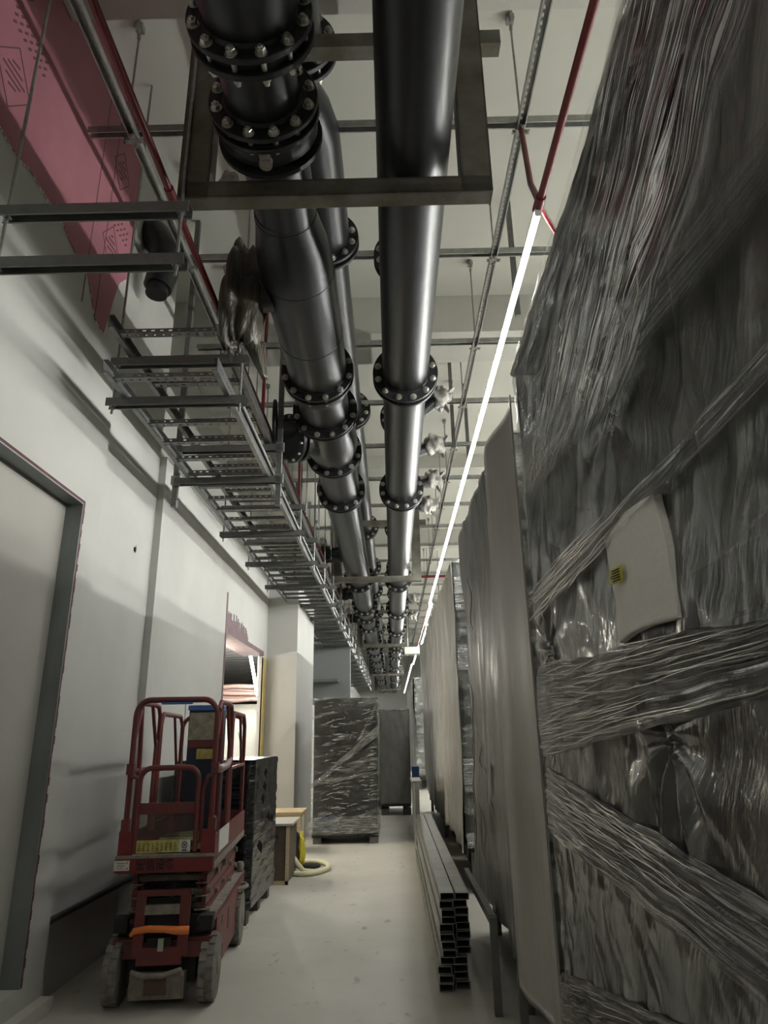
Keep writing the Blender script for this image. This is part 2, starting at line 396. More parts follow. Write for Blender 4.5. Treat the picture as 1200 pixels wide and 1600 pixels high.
# small wall fittings
tag(MB().cyl((-2.27,4.96,.49), (-2.22,8.4,.49), .022, 10).build('wall_tube', mat('black_rubber', (.03,.028,.028), .5)), 'thin black tube running low along the left wall behind the lift', 'pipe')
w_ = at(210, 858, x=-2.32); 
tag(MB().lathe((-2.32,w_.y,w_.z), (1,0,0), [(0,.02),(.012,.02),(.014,.01)], 10).add([(-2.31,w_.y-.02,w_.z-.03),(-2.31,w_.y+.02,w_.z-.03),(-2.305,w_.y,w_.z+.05)], [(0,1,2)]).build('wall_hole_cap', M_DARK), 'small black outlet mark on the white left wall', 'outlet')

# ================================================================ CEILING STRUTS
GZ = 5.9; CY = [3.88, 5.31, 6.84, 8.31, 9.76, 11.2, 12.65, 14.1, 15.6, 17.1, 18.6, 20.1, 21.6, 23.1, 24.6, 26.1, 27.6, 29.1, 30.6, 33.6, 36.6, 39.6]
LX = [-1.85, 1.045, 4.0]
tot = [('leftmost',), ('middle',), ('rightmost',)]
for i, x in enumerate(LX[:2]):
    o = MB().chan((x,-3,GZ), (x,49.8,GZ), .062, .055, (0,0,-1), .003, .009).build('strut_channel', M_SLOTY, origin=(x,0,GZ))
    tag(o, ['long slotted ceiling channel running beside the pink board', 'long slotted ceiling channel running beside the line of tube lights'][i], 'strut channel', 'long ceiling channels')
for i, y in enumerate(CY):
    o = MB().chan((-2.2,y,GZ+.06), (6.6,y,GZ+.06), .06, .055, (0,0,-1), .003, .009).build('strut_channel', M_SLOTX, origin=(0,y,GZ+.06))
    tag(o, '%s steel channel crossing the hall under the ceiling' % nth(i), 'strut channel', 'crosswise ceiling channels')
def plate_mb():
    o = MB(); 
    for a, b in (((-.065,-.02,-.006),(.065,.02,0)), ((-.02,-.065,-.0065),(.02,.065,.0))): o.box(a, b)
    return o
n_ = 0; proto = None
for xi, x in enumerate(LX[:2]):
    for i, y in enumerate(CY[:14]):
        if proto is None:
            pr = thing('cross_bracket', '', 'bracket', (x,y,GZ-.03), 0, 'cross brackets'); plate_mb().build('plate', M_GALV, pr, False)
            for a, b in ((.045,0),(-.045,0),(0,.045),(0,-.045)): MB().cyl((a,b,-.007), (a,b,-.016), .011, 6, smooth=False).build('bolt', M_DUST, pr, False)
            proto = pr; q = pr
        else: q = dup(proto, (x,y,GZ-.03))
        q['label'] = '%s cross plate on the ceiling channel %s' % (nth(i), 'by the pink board' if xi == 0 else 'by the tube lights')
proto = None
for xi, x in enumerate((-1.93, 1.06)):
    for i, y in enumerate(CY[:12]):
        yy_ = y+.02
        if proto is None:
            h = CZ-GZ-.07
            pr = thing('threaded_hanger', '', 'hanger', (x,yy_,GZ+.07), 0, 'threaded ceiling hangers')
            MB().cyl((0,0,-.12), (0,0,h-.1), .009, 8).build('rod', M_GALV, pr, False)
            MB().box((-.03,-.03,h-.06), (.03,.03,h)).box((-.012,-.05,h-.12), (.012,-.02,h)).build('ceiling_clip', M_GALV, pr, False)
            MB().cyl((0,0,-.02), (0,0,.01), .013, 6, smooth=False).cyl((0,0,h-.15), (0,0,h-.11), .014, 6, smooth=False).build('nut', M_GALV, pr, False)
            proto = pr; q = pr
        else: q = dup(proto, (x,yy_,GZ+.07))
        q['label'] = '%s threaded rod hanging from the ceiling %s' % (nth(i), 'on the pink board side' if xi == 0 else 'on the tube light side')

for i, (px, y0, y1, yy_) in enumerate(((798,372,478,5.9), (703,586,655,9.2), (728,648,700,9.9), (640,588,640,9.2))):
    a = at(px, y0, y=yy_); b = at(px+3, y1, y=yy_)
    tag(MB().beam((a.x,yy_,CZ), (a.x,yy_,GZ-.25), .05, .05, (0,1,0)).build('ceiling_stub', M_GALVD), '%s square steel stub hanging from the ceiling grid' % nth(i), 'steel stub', 'square steel stubs')
# ================================================================ RED PIPES
rp = thing('sprinkler_pipe', 'long thin red pipe running over the cable trays on the left', 'pipe', (-1.2,0,4.6))
MB().tube([(-1.205,-1,4.6),(-1.225,3.5,4.6),(-1.19,8,4.6),(-1.16,12,4.6),(-1.15,40,4.6)], .021, 12).build('pipe', M_RED, rp)
for y in (3.05, 6.9, 10.8, 14.7): MB().cyl((-1.222+.0*y,y,4.6), (-1.222,y+.1,4.6), .029, 12).build('coupling', M_RED, rp)
rp = thing('sprinkler_pipe', 'long red pipe running above the line of tube lights', 'pipe', (.88,0,4.4))
MB().tube([(.883,-1,4.43),(.883,3.05,4.43),(.883,40,4.46)], .021, 12).build('pipe', M_RED, rp)
MB().tube([(.885,3.05,4.44),(1.0,3.6,5.1),(1.045,3.86,5.88)], .020, 10).build('riser', mat('brown_red_paint', (.16,.03,.03), .5), rp)
MB().cyl((.883,3.0,4.43), (.883,3.1,4.43), .03, 12).build('coupling', M_RED, rp)
MB().tube([(.89,3.07,4.43),(1.02,3.25,4.40),(1.18,3.45,4.36)], .014, 8).build('branch', M_RED, rp)
for i, (px, py0, py1, y) in enumerate(((415,545,625,6.9), (352,360,372,6.0), (468,735,790,9.8))):
    a = at(px, py0, y=y); b = at(px, py1, y=y)
    if i == 1: continue
    tag(MB().cyl((a.x,y,CZ), (a.x,y,b.z-.2), .02, 10).build('sprinkler_drop', M_RED), ['vertical red drop pipe behind the wrapped valve', '', 'vertical red drop pipe left of the pipe strainer, farther away'][i], 'pipe')
a = at(655, 901, z=5.7)
tag(MB().cyl((.45,a.y,5.7), (4.2,a.y,5.7), .035, 10).build('sprinkler_main', M_RED), 'dull red pipe crossing the hall right of the second steel frame', 'pipe')

# ================================================================ TUBE LIGHTS
proto = None; LY0 = 3.08; LL = 1.48
for i in range(30):
    y = LY0 + i*LL; kx = 0 if i < 8 else .05 if i < 10 else .10 if i < 13 else .02 if i < 17 else -.04
    if proto is None:
        pr = thing('tube_light', '', 'light', (.878,y,4.385), 0, 'line of tube lights')
        MB().box((-.019,0,.016), (.019,LL-.01,.032)).build('housing', M_HOUS, pr, False)
        MB().cyl((0,.004,.0), (0,LL-.014,.0), .0165, 10).build('tube', M_TUBE, pr, False)
        MB().box((-.017,-.012,-.015), (.017,.004,.034)).box((-.017,LL-.014,-.015), (.017,LL-.006,.034)).build('end_cap', M_HOUS, pr, False)
        proto = pr; q = pr
    else:
        q = dup(proto, (.878+kx,y,4.385))
    q['label'] = '%s bright tube light in the ceiling line above the wrapped cabinets' % nth(i)
random.seed(11)
def lamp(loc, L, m, lab, group, name='batten_light', rot=0):
    pr = thing(name, lab, 'light', loc, rot, group)
    MB().box((-.03,0,.02), (.03,L,.06)).build('housing', M_HOUS, pr, False)
    MB().cyl((0,.01,0), (0,L-.01,0), .018, 10).build('tube', m, pr, False)
    top = 3.785 if loc[0] < -2.6 else CZ
    for yy_ in (.15, L-.15): MB().cyl((0,yy_,.06), (0,yy_,top-loc[2]), .004, 6).build('suspension_wire', M_GALV, pr, False)
for i, y in enumerate((-3.8, -2.0)):  # unseen tubes added as fill for the foreground
    lamp((-.6,y,4.4), 1.5, M_TUBE_FILL, 'added white fill tube behind the camera position, %s one' % ('far','near')[i], 'added fill tubes behind the camera')
for i in range(9):
    lamp((4.2,1.0+i*3.8,4.4), 3.0, M_TUBEA, '%s tube light over the next aisle beyond the cabinets' % nth(i), 'tube lights over the next aisle')
a = at(353,1043,x=-3.05)
lamp((-2.82,9.7,2.86), 1.6, M_TUBER, 'glaring tube light inside the side room doorway', 'side room tube lights')
lamp((-4.3,10.4,3.7), 2.4, M_TUBER, 'deeper tube light seen through the side room doorway', 'side room tube lights')
t = thing('hanging_tube', 'glaring tube light hanging at a slant in the side room doorway', 'light', (-2.85,13.5,3.2))
a = at(391,1022,x=-2.85); b = at(402,1085,x=-2.85)
MB().cyl(a, b, .03, 10).build('tube', emis('glare_tube', (1,.97,.9), 160), t)
MB().cyl(a, (a.x,a.y,3.785), .006, 6).build('cord', M_DARK, t)
# side room ducts and trays seen through the opening
t = thing('side_room_tray', 'bright steel tray and brackets hanging inside the side room', 'cable tray', (-3.6,8,3.3))
MB().beam((-3.3,8.5,3.45), (-3.3,14,3.45), .02, .1).beam((-3.9,8.5,3.45), (-3.9,14,3.45), .02, .1).build('rail', M_GALV, t)
o = MB()
for k in range(16): o.box((-3.9,8.7+k*.33,3.42), (-3.3,8.74+k*.33,3.45))
o.build('rung', M_GALV, t)
for y in (10.6,12.0): MB().cyl((-3.3,y,3.4), (-3.3,y,3.785), .03).build('post', M_GALV, t)
t = thing('pipe_bundle', 'bundle of foil and pink wrapped pipes low in the side room doorway', 'pipes', (-4.2,15.4,2.8))
for k in range(5):
    MB().tube([(-2.7-j*.4,15.4+.10*(k%2),2.42+k*.07+.015*sin(j*2.1+k)) for j in range(9)], .05, 8).build('pipe', mat('pinkish_insulation%d' % k, (.17,.115,.10), .5, .2, bump=.8, bscale=20), t)

for x in (-3.0, -4.4): MB().cyl((x,15.4,2.45), (x,15.4,3.785), .02, 8).build('hanger_rod', M_GALV, t)
# ================================================================ PIPES
def flange_pair(parent, x, y, z, r_in, r_out, nb=12, gap=.05, th=.032, ph=.5, br=.023):
    "two black discs bolted together, centred on y"
    y0 = y-gap/2-th; y1 = y+gap/2+th
    f = MB().lathe((x,y0,z), (0,1,0), [(-.02,r_in+.006),(-.001,r_in+.016),(0,r_out-.004),(.004,r_out),(th-.004,r_out),(th,r_out-.004),(th+.001,r_in+.04),(th+gap-.001,r_in+.04),(th+gap,r_out-.004),(th+gap+.004,r_out),(2*th+gap-.004,r_out),(2*th+gap,r_out-.004),(2*th+gap+.001,r_in+.016),(2*th+gap+.02,r_in+.006)], 48, False)
    fo = f.build('flange', M_FLANGE, parent)
    rb = (r_in+.012+r_out)/2
    key = (round(gap,3), br)
    loc0 = parent.location
    while False: pass
    if key not in BOLT:
        b = MB(); L = gap+2*th
        b.lathe((0,0,0), (0,1,0), [(-.002,br*1.35),(0,br*1.35)], 12, False)
        b.lathe((0,0,0), (0,1,0), [(-.026,br*.88),(-.022,br),(-.002,br)], 6, False)
        b.lathe((0,0,0), (0,1,0), [(-.036,br*.45),(-.026,br*.5)], 8, False)
        b.cyl((0,0,0), (0,L,0), br*.6, 8)
        b.lathe((0,0,0), (0,1,0), [(L+.002,br),(L+.022,br)], 6, False)
        b.cyl((0,L+.02,0), (0,L+.042,0), br*.6, 8)
        me = b.build('bolt', M_BOLT); BOLT[key] = me.data; bpy.data.objects.remove(me)
    for i in range(nb):
        a = 2*pi*(i+ph)/nb
        o = bpy.data.objects.new('bolt', BOLT[key]); COL.objects.link(o); o.parent = fo
        o.location = Vector((x+rb*cos(a), y0, z+rb*sin(a))) - loc0
        o.rotation_euler = (0, random.uniform(0,1), 0)
    return fo
BOLT = {}
ZB = 4.715
def seam(parent, x, y, z, r):
    MB().lathe((x,y-.006,z), (0,1,0), [(-.004,r-.002),(0,r+.003),(.008,r+.003),(.012,r-.002)], 40).build('weld_seam', M_FLANGE, parent)
def wafer(parent, x, y, z, r, ln=.12):
    MB().lathe((x,y-ln/2,z), (0,1,0), [(0,r-.02),(.02,r),(ln-.02,r),(ln,r-.02)], 40).build('valve_body', M_FLANGE, parent)
# right lower pipe
rr = thing('water_pipe', 'large black steel pipe, right lower run of the four overhead', 'pipe', (.17,0,ZB), 0, None)
MB().lathe((.178,-1,ZB), (0,1,0), [(0,.205),(50.7,.205)], 48).build('pipe_section', M_BLACK, rr)
for y in (5.42, 8.42, 13.75, 17.2, 20.4, 23.6, 24.8, 27.2, 31.5, 35.0, 39.5, 45.0): flange_pair(rr, .178, y, ZB, .205, .295)
# left lower pipe
ZL = 4.745
XLp = -.62
ll = thing('water_pipe', 'large black steel pipe with valves, left lower run of the four overhead', 'pipe', (XLp,0,ZL))
def lsec(prof, x=XLp): 
    return MB().lathe((x,0,ZL), (0,1,0), prof, 48).build('pipe_section', M_BLACK, ll)
lsec([(-1,.235),(2.0,.235),(2.22,.215)], -.585)
lsec([(2.22,.192),(3.38,.192)], -.606)
lsec([(3.38,.192),(3.44,.196),(3.55,.215),(3.7,.245),(3.84,.258),(3.95,.262),(5.3,.262)], -.612)
lsec([(5.3,.245),(6.25,.245)]); lsec([(7.25,.245),(8.42,.242)])
MB().lathe((-.64,0,ZL), (0,1,0), [(8.42,.238),(49.7,.235)], 48).build('pipe_section', M_BLACK, ll)
for y in (3.42, 3.97, 4.75): seam(ll, -.612, y, ZL, .196 if y < 3.5 else .262)
flange_pair(ll, -.592, 2.24, ZL, .215, .292)
flange_pair(ll, -.606, 2.66, ZL, .195, .285, gap=.04, th=.028)
wafer(ll, -.606, 2.76, ZL, .265, .13)
MB().lathe((-.606,2.84,ZL), (0,1,0), [(0,.2),(.001,.285),(.028,.285),(.03,.2)], 40, False).build('flange', M_FLANGE, ll)
MB().cyl((-.606,2.76,ZL-.24), (-.606,2.76,ZL-.30), .035, 12).cyl((-.606,2.74,ZL-.27), (-.606,2.70,ZL-.27), .03, 12).build('valve_boss', M_DUST, ll)
MB().cyl((-.90,2.12,ZL+.1), (-.93,2.12,ZL+.11), .014, 8).cyl((-.93,2.11,ZL+.10), (-.93,2.15,ZL+.16), .01, 8).build('drain_tap', M_DUST, ll)
flange_pair(ll, -.615, 5.38, ZL, .255, .325, gap=.045); wafer(ll, -.615, 5.55, ZL, .27, .14)
flange_pair(ll, -.62, 6.15, ZL, .245, .325, gap=.03, th=.03)
flange_pair(ll, -.62, 7.18, ZL, .245, .325, gap=.03, th=.03)
flange_pair(ll, -.63, 8.45, ZL, .24, .32)
for y in (13.75, 16.6, 17.9, 19.6, 23.7, 26.0, 28.5, 31.5, 34.5, 38.0, 43.0): flange_pair(ll, -.64, y, ZL, .235, .315)
# strainer between the third and fourth joint: tapered body with a slanted branch
MB().lathe((-.62,6.15,ZL), (0,1,0), [(0,.235),(.25,.25),(.5,.285),(.75,.29),(1.0,.25)], 40).build('strainer_body', M_BLACK, ll)
p0 = Vector((-.62,6.75,ZL)); d = Vector((-.50,-.42,-.22)).normalized()
q_ = MB().lathe(p0, d, [(0,.20),(.26,.20),(.32,.19),(.36,.19),(.38,.21),(.43,.21),(.435,.255),(.475,.255),(.48,.225),(.51,.225),(.515,.258),(.55,.258),(.555,.02)], 36, False).build('strainer_branch', M_BLACK, ll)
for k in range(12):
    a = 2*pi*k/12; aa = d.cross(Vector((0,0,1))).normalized(); bb = d.cross(aa); c = p0 + d*.555 + aa*.232*cos(a) + bb*.232*sin(a)
    MB().cyl(c, c+d*.022, .015, 6, smooth=False).build('bolt', M_BOLT, q_)
# hand wheel on the gear box beside it
hw = MB(); c = Vector((-1.12,6.10,4.62)); ax = Vector((1,.12,.1)).normalized()
aa = Vector((0,0,1)); bb = ax.cross(aa)
hw.tube([c + aa*.20*cos(2*pi*k/28) + bb*.20*sin(2*pi*k/28) for k in range(29)], .018, 8)
for k in range(5): hw.beam(c, c + aa*.20*cos(2*pi*k/5) + bb*.20*sin(2*pi*k/5), .03, .012, ax)
hw.cyl(c-ax*.02, c+ax*.04, .04)
g = MB().cyl(c, c+ax*.2, .02).build('wheel_stem', M_FLANGE, ll)
hw.build('handwheel', M_FLANGE, g)
# upper pipes
ZU = 5.87
ul = thing('water_pipe', 'black steel pipe half hidden behind and above the left lower run', 'pipe', (-.6,0,ZU))
o = MB(); P = []
path = [(-1.0,-.58),(3.1,-.58),(3.28,-.60),(3.42,-.645),(3.54,-.625),(3.68,-.56),(3.85,-.52),(4.2,-.515),(4.95,-.515)]
MB().tube([(x,y,ZU) for y, x in path], .215, 36).build('pipe_section', M_BLACK, ul)
MB().tube([(-.51,4.95,ZU),(-.51,49.7,ZU)], .175, 36).build('pipe_section', M_BLACK, ul)
flange_pair(ul, -.58, 3.2, ZU, .215, .30)
for y in (5.0, 8.35, 13.8, 17.4, 20.3, 24.0, 28.0, 33.0): flange_pair(ul, -.51, y, ZU, .18, .29)
ur = thing('water_pipe', 'black steel pipe almost hidden above the right lower run', 'pipe', (.12,0,ZU))
MB().lathe((.195,-1,ZU), (0,1,0), [(0,.175),(50.7,.175)], 36).build('pipe_section', M_BLACK, ur)
for y in (5.25, 8.6, 13.9, 17.5, 21.0, 26, 31): flange_pair(ur, .195, y, ZU, .18, .285)

# wrapped fittings
def blob(name, label, c, r, m, seed, cat='wrapped valve', group=None, nf=9, amp=.28, tails=(), branch=None):
    t = thing(name, label, cat, (c[0],c[1],c[2]-r[2]), 0, group)
    o = MB(); c = Vector(c); nu, nv = 48, 32
    def fn(u, v):
        th = 2*pi*u; ph = pi*(v-.5); 
        d = Vector((cos(th)*cos(ph), sin(th)*cos(ph), sin(ph)))
        k = 1 + amp*noise.noise(Vector((d.x*1.6+seed, d.y*1.6, d.z*1.2))) + amp*.4*sin(th*nf+seed+2*noise.noise(d*2))*cos(ph)**.5*.5
        return (c.x+d.x*r[0]*k, c.y+d.y*r[1]*k, c.z+d.z*r[2]*k)
    o.grid(fn, nu, nv)
    o.build('plastic_bag', m, t)
    if tails:
        o = MB()
        for (a, b, wd) in tails:
            a = Vector(a); b = Vector(b)
            o.grid(lambda u, v: a.lerp(b, v) + Vector(((u-.5)*wd*(1-.75*v), .03*sin(u*7+seed), 0)) , 8, 8, (.0,.006,0))
        o.build('loose_flap', m, t)
    if branch: MB().cyl(branch[0], branch[1], branch[2], 20).build('branch_pipe', M_BLACK, t)
    return t
blob('wrapped_valve', 'big valve bagged in dusty grey plastic hanging beside the left pipe', (-1.04,4.15,4.66), (.15,.24,.46), M_CLOTH, 1.3, nf=11, amp=.42,
     tails=(((-.94,4.15,4.30),(-.86,4.2,4.02),.16),((-1.1,4.1,4.3),(-1.08,4.1,4.16),.1)), branch=((-.6,4.15,4.75),(-1.0,4.15,4.72),.17))
blob('wrapped_valve', 'small bagged fitting hanging just above the big wrapped valve', (-.98,3.45,5.0), (.07,.08,.09), M_CLOTHW, 5.1, nf=5)
stubs = [((.56,6.35,4.98),'topmost pale wrapped stub right of the right pipe'), ((.56,7.3,4.86),'ragged wrapped stub, second along the right pipe'),
         ((.60,8.45,4.86),'wrapped double stub, third along the right pipe'), ((.58,9.25,4.78),'shiny wrapped stub by the second flange of the right pipe'),
         ((.60,16.6,4.85),'wrapped stub on the right pipe just past the second steel frame'), ((.6,17.9,4.65),'lower wrapped stub past the second steel frame'), ((.62,27.5,4.8),'far wrapped stub on the right pipe past the third frame')]
for i, (c, lab) in enumerate(stubs):
    blob('wrapped_stub', lab, c, (.12,.11,.12), M_CLOTHW, i*2.7+.4, 'wrapped pipe stub', 'wrapped stubs on the right pipe', 6, .5,
         tails=(((c[0]+.05,c[1],c[2]+.02),(c[0]+.16,c[1],c[2]+.12),.12),((c[0]+.03,c[1],c[2]-.04),(c[0]+.1,c[1],c[2]-.18),.1)), branch=((.3,c[1],ZB+.03),(c[0],c[1],c[2]),.06))
for i, (y, xx) in enumerate(((12.0,-1.12),(15.6,-1.1),(19.2,-1.1))):
    blob('wrapped_valve', ['dark bagged valve left of the left pipe just before the second frame','dark bagged valve left of the left pipe just past the second frame','dark bagged valve left of the left pipe farthest away'][i],
         (xx,y,4.8), (.25,.16,.14), M_FLANGE if i < 3 else M_CLOTH, i*3.1+9, 'wrapped valve', 'dark valves on the left pipe', 6, .5, branch=((-.64,y,ZB),(xx,y,4.8),.11))
    blob('bagged_lump', ['pale wrapped handle on the dark valve before the second frame','pale wrapped handle on the dark valve past the second frame','pale wrapped handle on the farthest dark valve'][i], (xx-.1,y-.05,5.02), (.08,.08,.08), M_CLOTHW, i*2+3, 'plastic bag', None, 5, .5)

# black elbow coming out of the recess in the left wall
eb = thing('drain_elbow', 'black pipe elbow bending down in the recess beside the pink board', 'pipe', (-2.5,5.2,5.6))
MB().tube([(-2.315,5.42,6.39),(-2.28,5.41,6.38),(-2.22,5.36,6.28),(-2.10,5.33,6.05),(-2.09,5.3,5.8),(-2.12,5.28,5.62)], [.13,.14,.145,.145,.14,.13], 20).build('pipe', M_BLACK, eb)
MB().cyl((-2.12,5.28,5.64), (-2.12,5.27,5.54), .10, 16).build('end_plug', M_FLANGE, eb)
tag(MB().lathe((-1.86,3.1,6.7), (0,0,1), [(-.14,.04),(-.12,.13),(-.06,.19),(.02,.21),(.3,.21)], 28).build('black_vent', M_FLANGE), 'round black fitting under the ceiling beam at the top left', 'vent')

# ================================================================ PORTAL FRAMES
frames = [2.97, 12.65, 22.6, 33.8, 45.0]
proto = None
for i, y in enumerate(frames):
    x0, x1, zb, zt, wd = -1.12, .605, 4.405, CZ, .10
    if proto is None:
        pr = thing('pipe_portal', '', 'pipe support', (0,y,0), 0, 'steel pipe frames')
        MB().box((x0,-.05,zb), (x1,.05,zb+.010)).box((x0,-.05,zb+.095), (x1,.05,zb+.105)).box((x0,-.05,zb), (x1,-.04,zb+.105)).build('bottom_beam', M_FRAME, pr, False)
        for xx, s in ((x0,1),(x1,-1)):
            a = MB(); xs = sorted((xx, xx+s*.17))
            a.box((xs[0],-.05,zb+.0), (xs[1],-.04,zt)); a.box((xx if s>0 else xx-.01,-.05,zb), (xx+.01 if s>0 else xx,.06,zt)); a.box((xs[1]-.01 if s>0 else xs[0],-.05,zb+.1), (xs[1] if s>0 else xs[0]+.01,.06,zt))
            a.build('post', M_FRAME, pr, False)
        MB().box((-1.0,-.03,5.53), (.73,.06,5.64)).build('upper_beam', M_FRAME, pr, False)
        MB().box((-1.13,-.07,zt-.012), (-.9,.09,zt-.001)).box((.45,-.07,zt-.012), (.7,.09,zt-.001)).build('ceiling_plate', M_FRAME, pr, False)
        proto = pr; q = pr
    else: q = dup(proto, (0,y,0))
    q['label'] = '%s steel portal frame carrying the overhead pipes' % nth(i)

# ================================================================ CABLE TRAYS
TX0, TX1 = -1.915, -1.165
def tray(z, y0, n, lab, dx=0):
    t = thing('cable_tray', lab, 'cable tray', (TX0,y0,z), 0, 'ladder cable trays'); P_ = .36; L = n*P_
    for x, s in ((0,1),(TX1-TX0,-1)):
        MB().chan((x,-.08,0), (x,L,0), .10, .036, (s,0,0), .003).build('rail', M_RAIL, t, False)
    me = None
    for k in range(n):
        if me is None:
            o = MB().chan((.015,0,0), (TX1-TX0-.015,0,0), .06, .034, (0,0,1), .003).build('rung', M_RUNG, t, False); me = o.data
        else:
            o = bpy.data.objects.new('rung', me); COL.objects.link(o); o.parent = t
        o.location = (0, .05+k*P_, -.02)
tray(4.035, 4.1, 95, 'lower ladder tray of perforated steel along the left wall')
tray(4.395, 4.1, 95, 'upper ladder tray of perforated steel above the lower one')
SY = [2.90, 4.43, 6.05, 7.85, 9.35, 10.9, 12.6, 14.2, 15.8, 17.4, 19.0, 20.6, 22.2, 23.8, 25.4, 27.0, 28.6, 30.2, 32, 34]
def support(kind):
    pr = thing('tray_hanger', '', 'tray hanger', (0,0,0), 0, 'tray hangers with %s' % ('rods' if kind == 'rod' else 'square posts'))
    for z in (3.965, 4.30):
        MB().chan((-2.06,0,z), (-1.03,0,z), .07, .06, (0,0,-1), .003, .01).build('crossbar', M_GALVD, pr, False)
    for x in (-2.02, -1.08):
        if kind == 'rod':
            MB().cyl((x,0,3.88), (x,0,CZ), .0095, 8).build('rod', M_GALV, pr, False)
            for z in (3.945, 4.28): MB().cyl((x,0,z-.03), (x,0,z), .013, 6, smooth=False).box((x-.022,-.022,z), (x+.022,.022,z+.005)).build('nut', M_GALV, pr, False)
        else:
            xx = x-.04 if x < -1.5 else x+.02
            MB().beam((xx,.035,3.72), (xx,.035,CZ), .05, .05, (0,1,0)).build('post', M_GALVD, pr, False)
            for z in (3.93,4.26): MB().box((xx-.03,-.035,z), (xx+.05,.012,z+.09)).build('clamp', M_GALV, pr, False)
            MB().cyl((xx-.04,.03,3.80), (xx+.05,.03,3.80), .008, 8).build('bolt', M_GALV, pr, False)
    return pr
PR = {}; cnt = 0
for i, y in enumerate(SY):
    kind = 'post' if i in (2, 7, 12, 17) else 'rod'
    if kind not in PR: PR[kind] = q = support(kind); q.location = (0,y,0)
    else: q = dup(PR[kind], (0,y,0))
    q['label'] = '%s hanger under the cable trays, with %s' % (nth(i), 'threaded rods' if kind == 'rod' else 'square posts')
# bright slotted channel clipped to the tray edge
tag(MB().chan((-1.14,4.6,4.08), (-1.14,34,4.08), .041, .03, (0,0,-1), .003, .009).build('strut_channel', M_SLOTY, origin=(-1.14,0,4.08)), 'bright slotted channel along the right edge of the lower tray', 'strut channel')
# slim vertical rods hanging between trays and pipes
random.seed(21)
for i, (x, y) in enumerate(((-.98,7.6),(-.9,8.2),(-1.0,9.2),(-.92,10.2),(-1.0,11.2))):
    tag(MB().cyl((x,y,4.1+.1*i), (x,y,CZ), .0065, 8).build('threaded_rod', M_GALV), '%s bare threaded rod between the tray and the left pipe' % nth(i), 'rod', 'bare threaded rods')
# dark grey partition added for the unlit stretch past the column, then flat duct
box_struct('wall_shade_panel', (XL,19,2.45), (-1.15,19.3,4.5), mat('shade_grey', (.17,.18,.175), .8))
tag(MB().box((XL+.002,18.6,3.02), (-1.45,19,3.09)).build('flat_duct', mat('dull_duct', (.10,.105,.10), .6)), 'dark flat duct beyond the white column under the trays', 'duct')

# ================================================================ WRAPPED CABINETS (right)
FX = .75
def fold(y, z, s=0, f=1.0):
    v = Vector((y*2.2*f+s, z*.5*f, s)); a = noise.noise(v); b = noise.noise(Vector((y*9*f+s, z*1.2*f, s+4)))
    return .030*(1-abs(a)*2.4) + .010*(1-abs(b)*2)
def ridge_dir(y, z, ang, f, s):
    c, sn = cos(ang), sin(ang); u = y*c + z*sn; v = -y*sn + z*c
    return 1-abs(noise.noise(Vector((u*.7*f*.12*8, v*f, s))))*2
c1 = thing('wrapped_cabinet', 'nearest tall cabinet in clear stretch film filling the right side', 'wrapped cabinet', (1.3,1.9,0), 0, 'wrapped cabinets')
Y0, Y1, Z0, Z1 = -.8, 3.44, .40, 3.58
MB().box((FX+.10,Y0,Z0), (2.4,Y1-.04,Z1-.06)).build('cabinet_body', M_CAB, c1)
MB().box((FX+.12,Y0,Z0-.12), (2.4,Y1-.06,Z0)).build('base_frame', M_DARK, c1)
# inner milky foam sheets hanging in folds, leaving dark gaps
def curtain(y0, y1, z0, z1, x, s, m=M_CABL, name='foam_curtain', sl=0, par=None):
    o = MB().grid(lambda u, v: (x - fold(y0+(y1-y0)*u, z0+(z1-z0)*v, s, 1.2) , y0+(y1-y0)*u + sl*v*(1), z0+(z1-z0)*v + .04*sin(u*9+s)*(1-v)), 60, 40, (.012,0,0))
    return o.build(name, m, par or c1)
curtain(.3, 1.62, 2.02, 3.5, FX+.085, 1.0)
curtain(2.35, 3.38, .45, 2.35, FX+.085, 4.0)
curtain(.3, 1.45, .45, 1.55, FX+.085, 7.0)
curtain(1.75, 2.25, .5, 1.25, FX+.085, 8.0)
curtain(2.6, 3.38, 2.5, 3.45, FX+.09, 11.0, sl=-.1)
MB().box((FX+.06,.3,1.86), (FX+.1,1.78,2.0)).build('black_beam', M_DARK, c1)
MB().box((FX+.07,.3,1.98), (FX+.1,.95,2.06)).build('black_beam', M_DARK, c1)
# outer film sheet
def wrapf(y, z, s=0):
    a = ridge_dir(y, z, R(60), 5, s); b = ridge_dir(y, z, R(95), 3.2, s+3); c = ridge_dir(y, z, R(50), 13, s+6)
    # radiating pleats around pinch points
    e = 0
    for (py, pz) in ((1.93,1.60),(2.05,2.62),(3.2,1.98)):
        dy, dz = y-py, z-pz; r = math.hypot(dy, dz)
        if r < 1.0: e += .022*(1-r)**2*sin(9*math.atan2(dz, dy)+s) - .025*math.exp(-(r*7)**2)
    return .010*a + .008*b + .003*c + e*.7
o = MB().grid(lambda u, v: (FX - .005 - wrapf(Y1-(Y1-Y0)*u, Z0+(Z1-Z0)*v), Y1-(Y1-Y0)*u + (.015*noise.noise(Vector((0,v*6,1))) if u < .02 else 0), Z0-.02+(Z1-Z0)*v + (.03*noise.noise(Vector((u*12,0,5))) if v > .98 else 0)), 300, 260)
o.build('stretch_film', film('clear_film', tint=(.75,.75,.71), lo=.05, hi=.34, stretch=(1,7,.9), rot=(R(-28),0,0), bump=.9, rough=.12, detail=5, ior=1.75), c1)
o = MB().grid(lambda u, v: (FX+.0+1.6*u, Y1+.01+.02*noise.noise(Vector((u*9,v*8,0))), Z0+(Z1-Z0)*v), 40, 60)
o.build('stretch_film', M_SHEETD, c1)
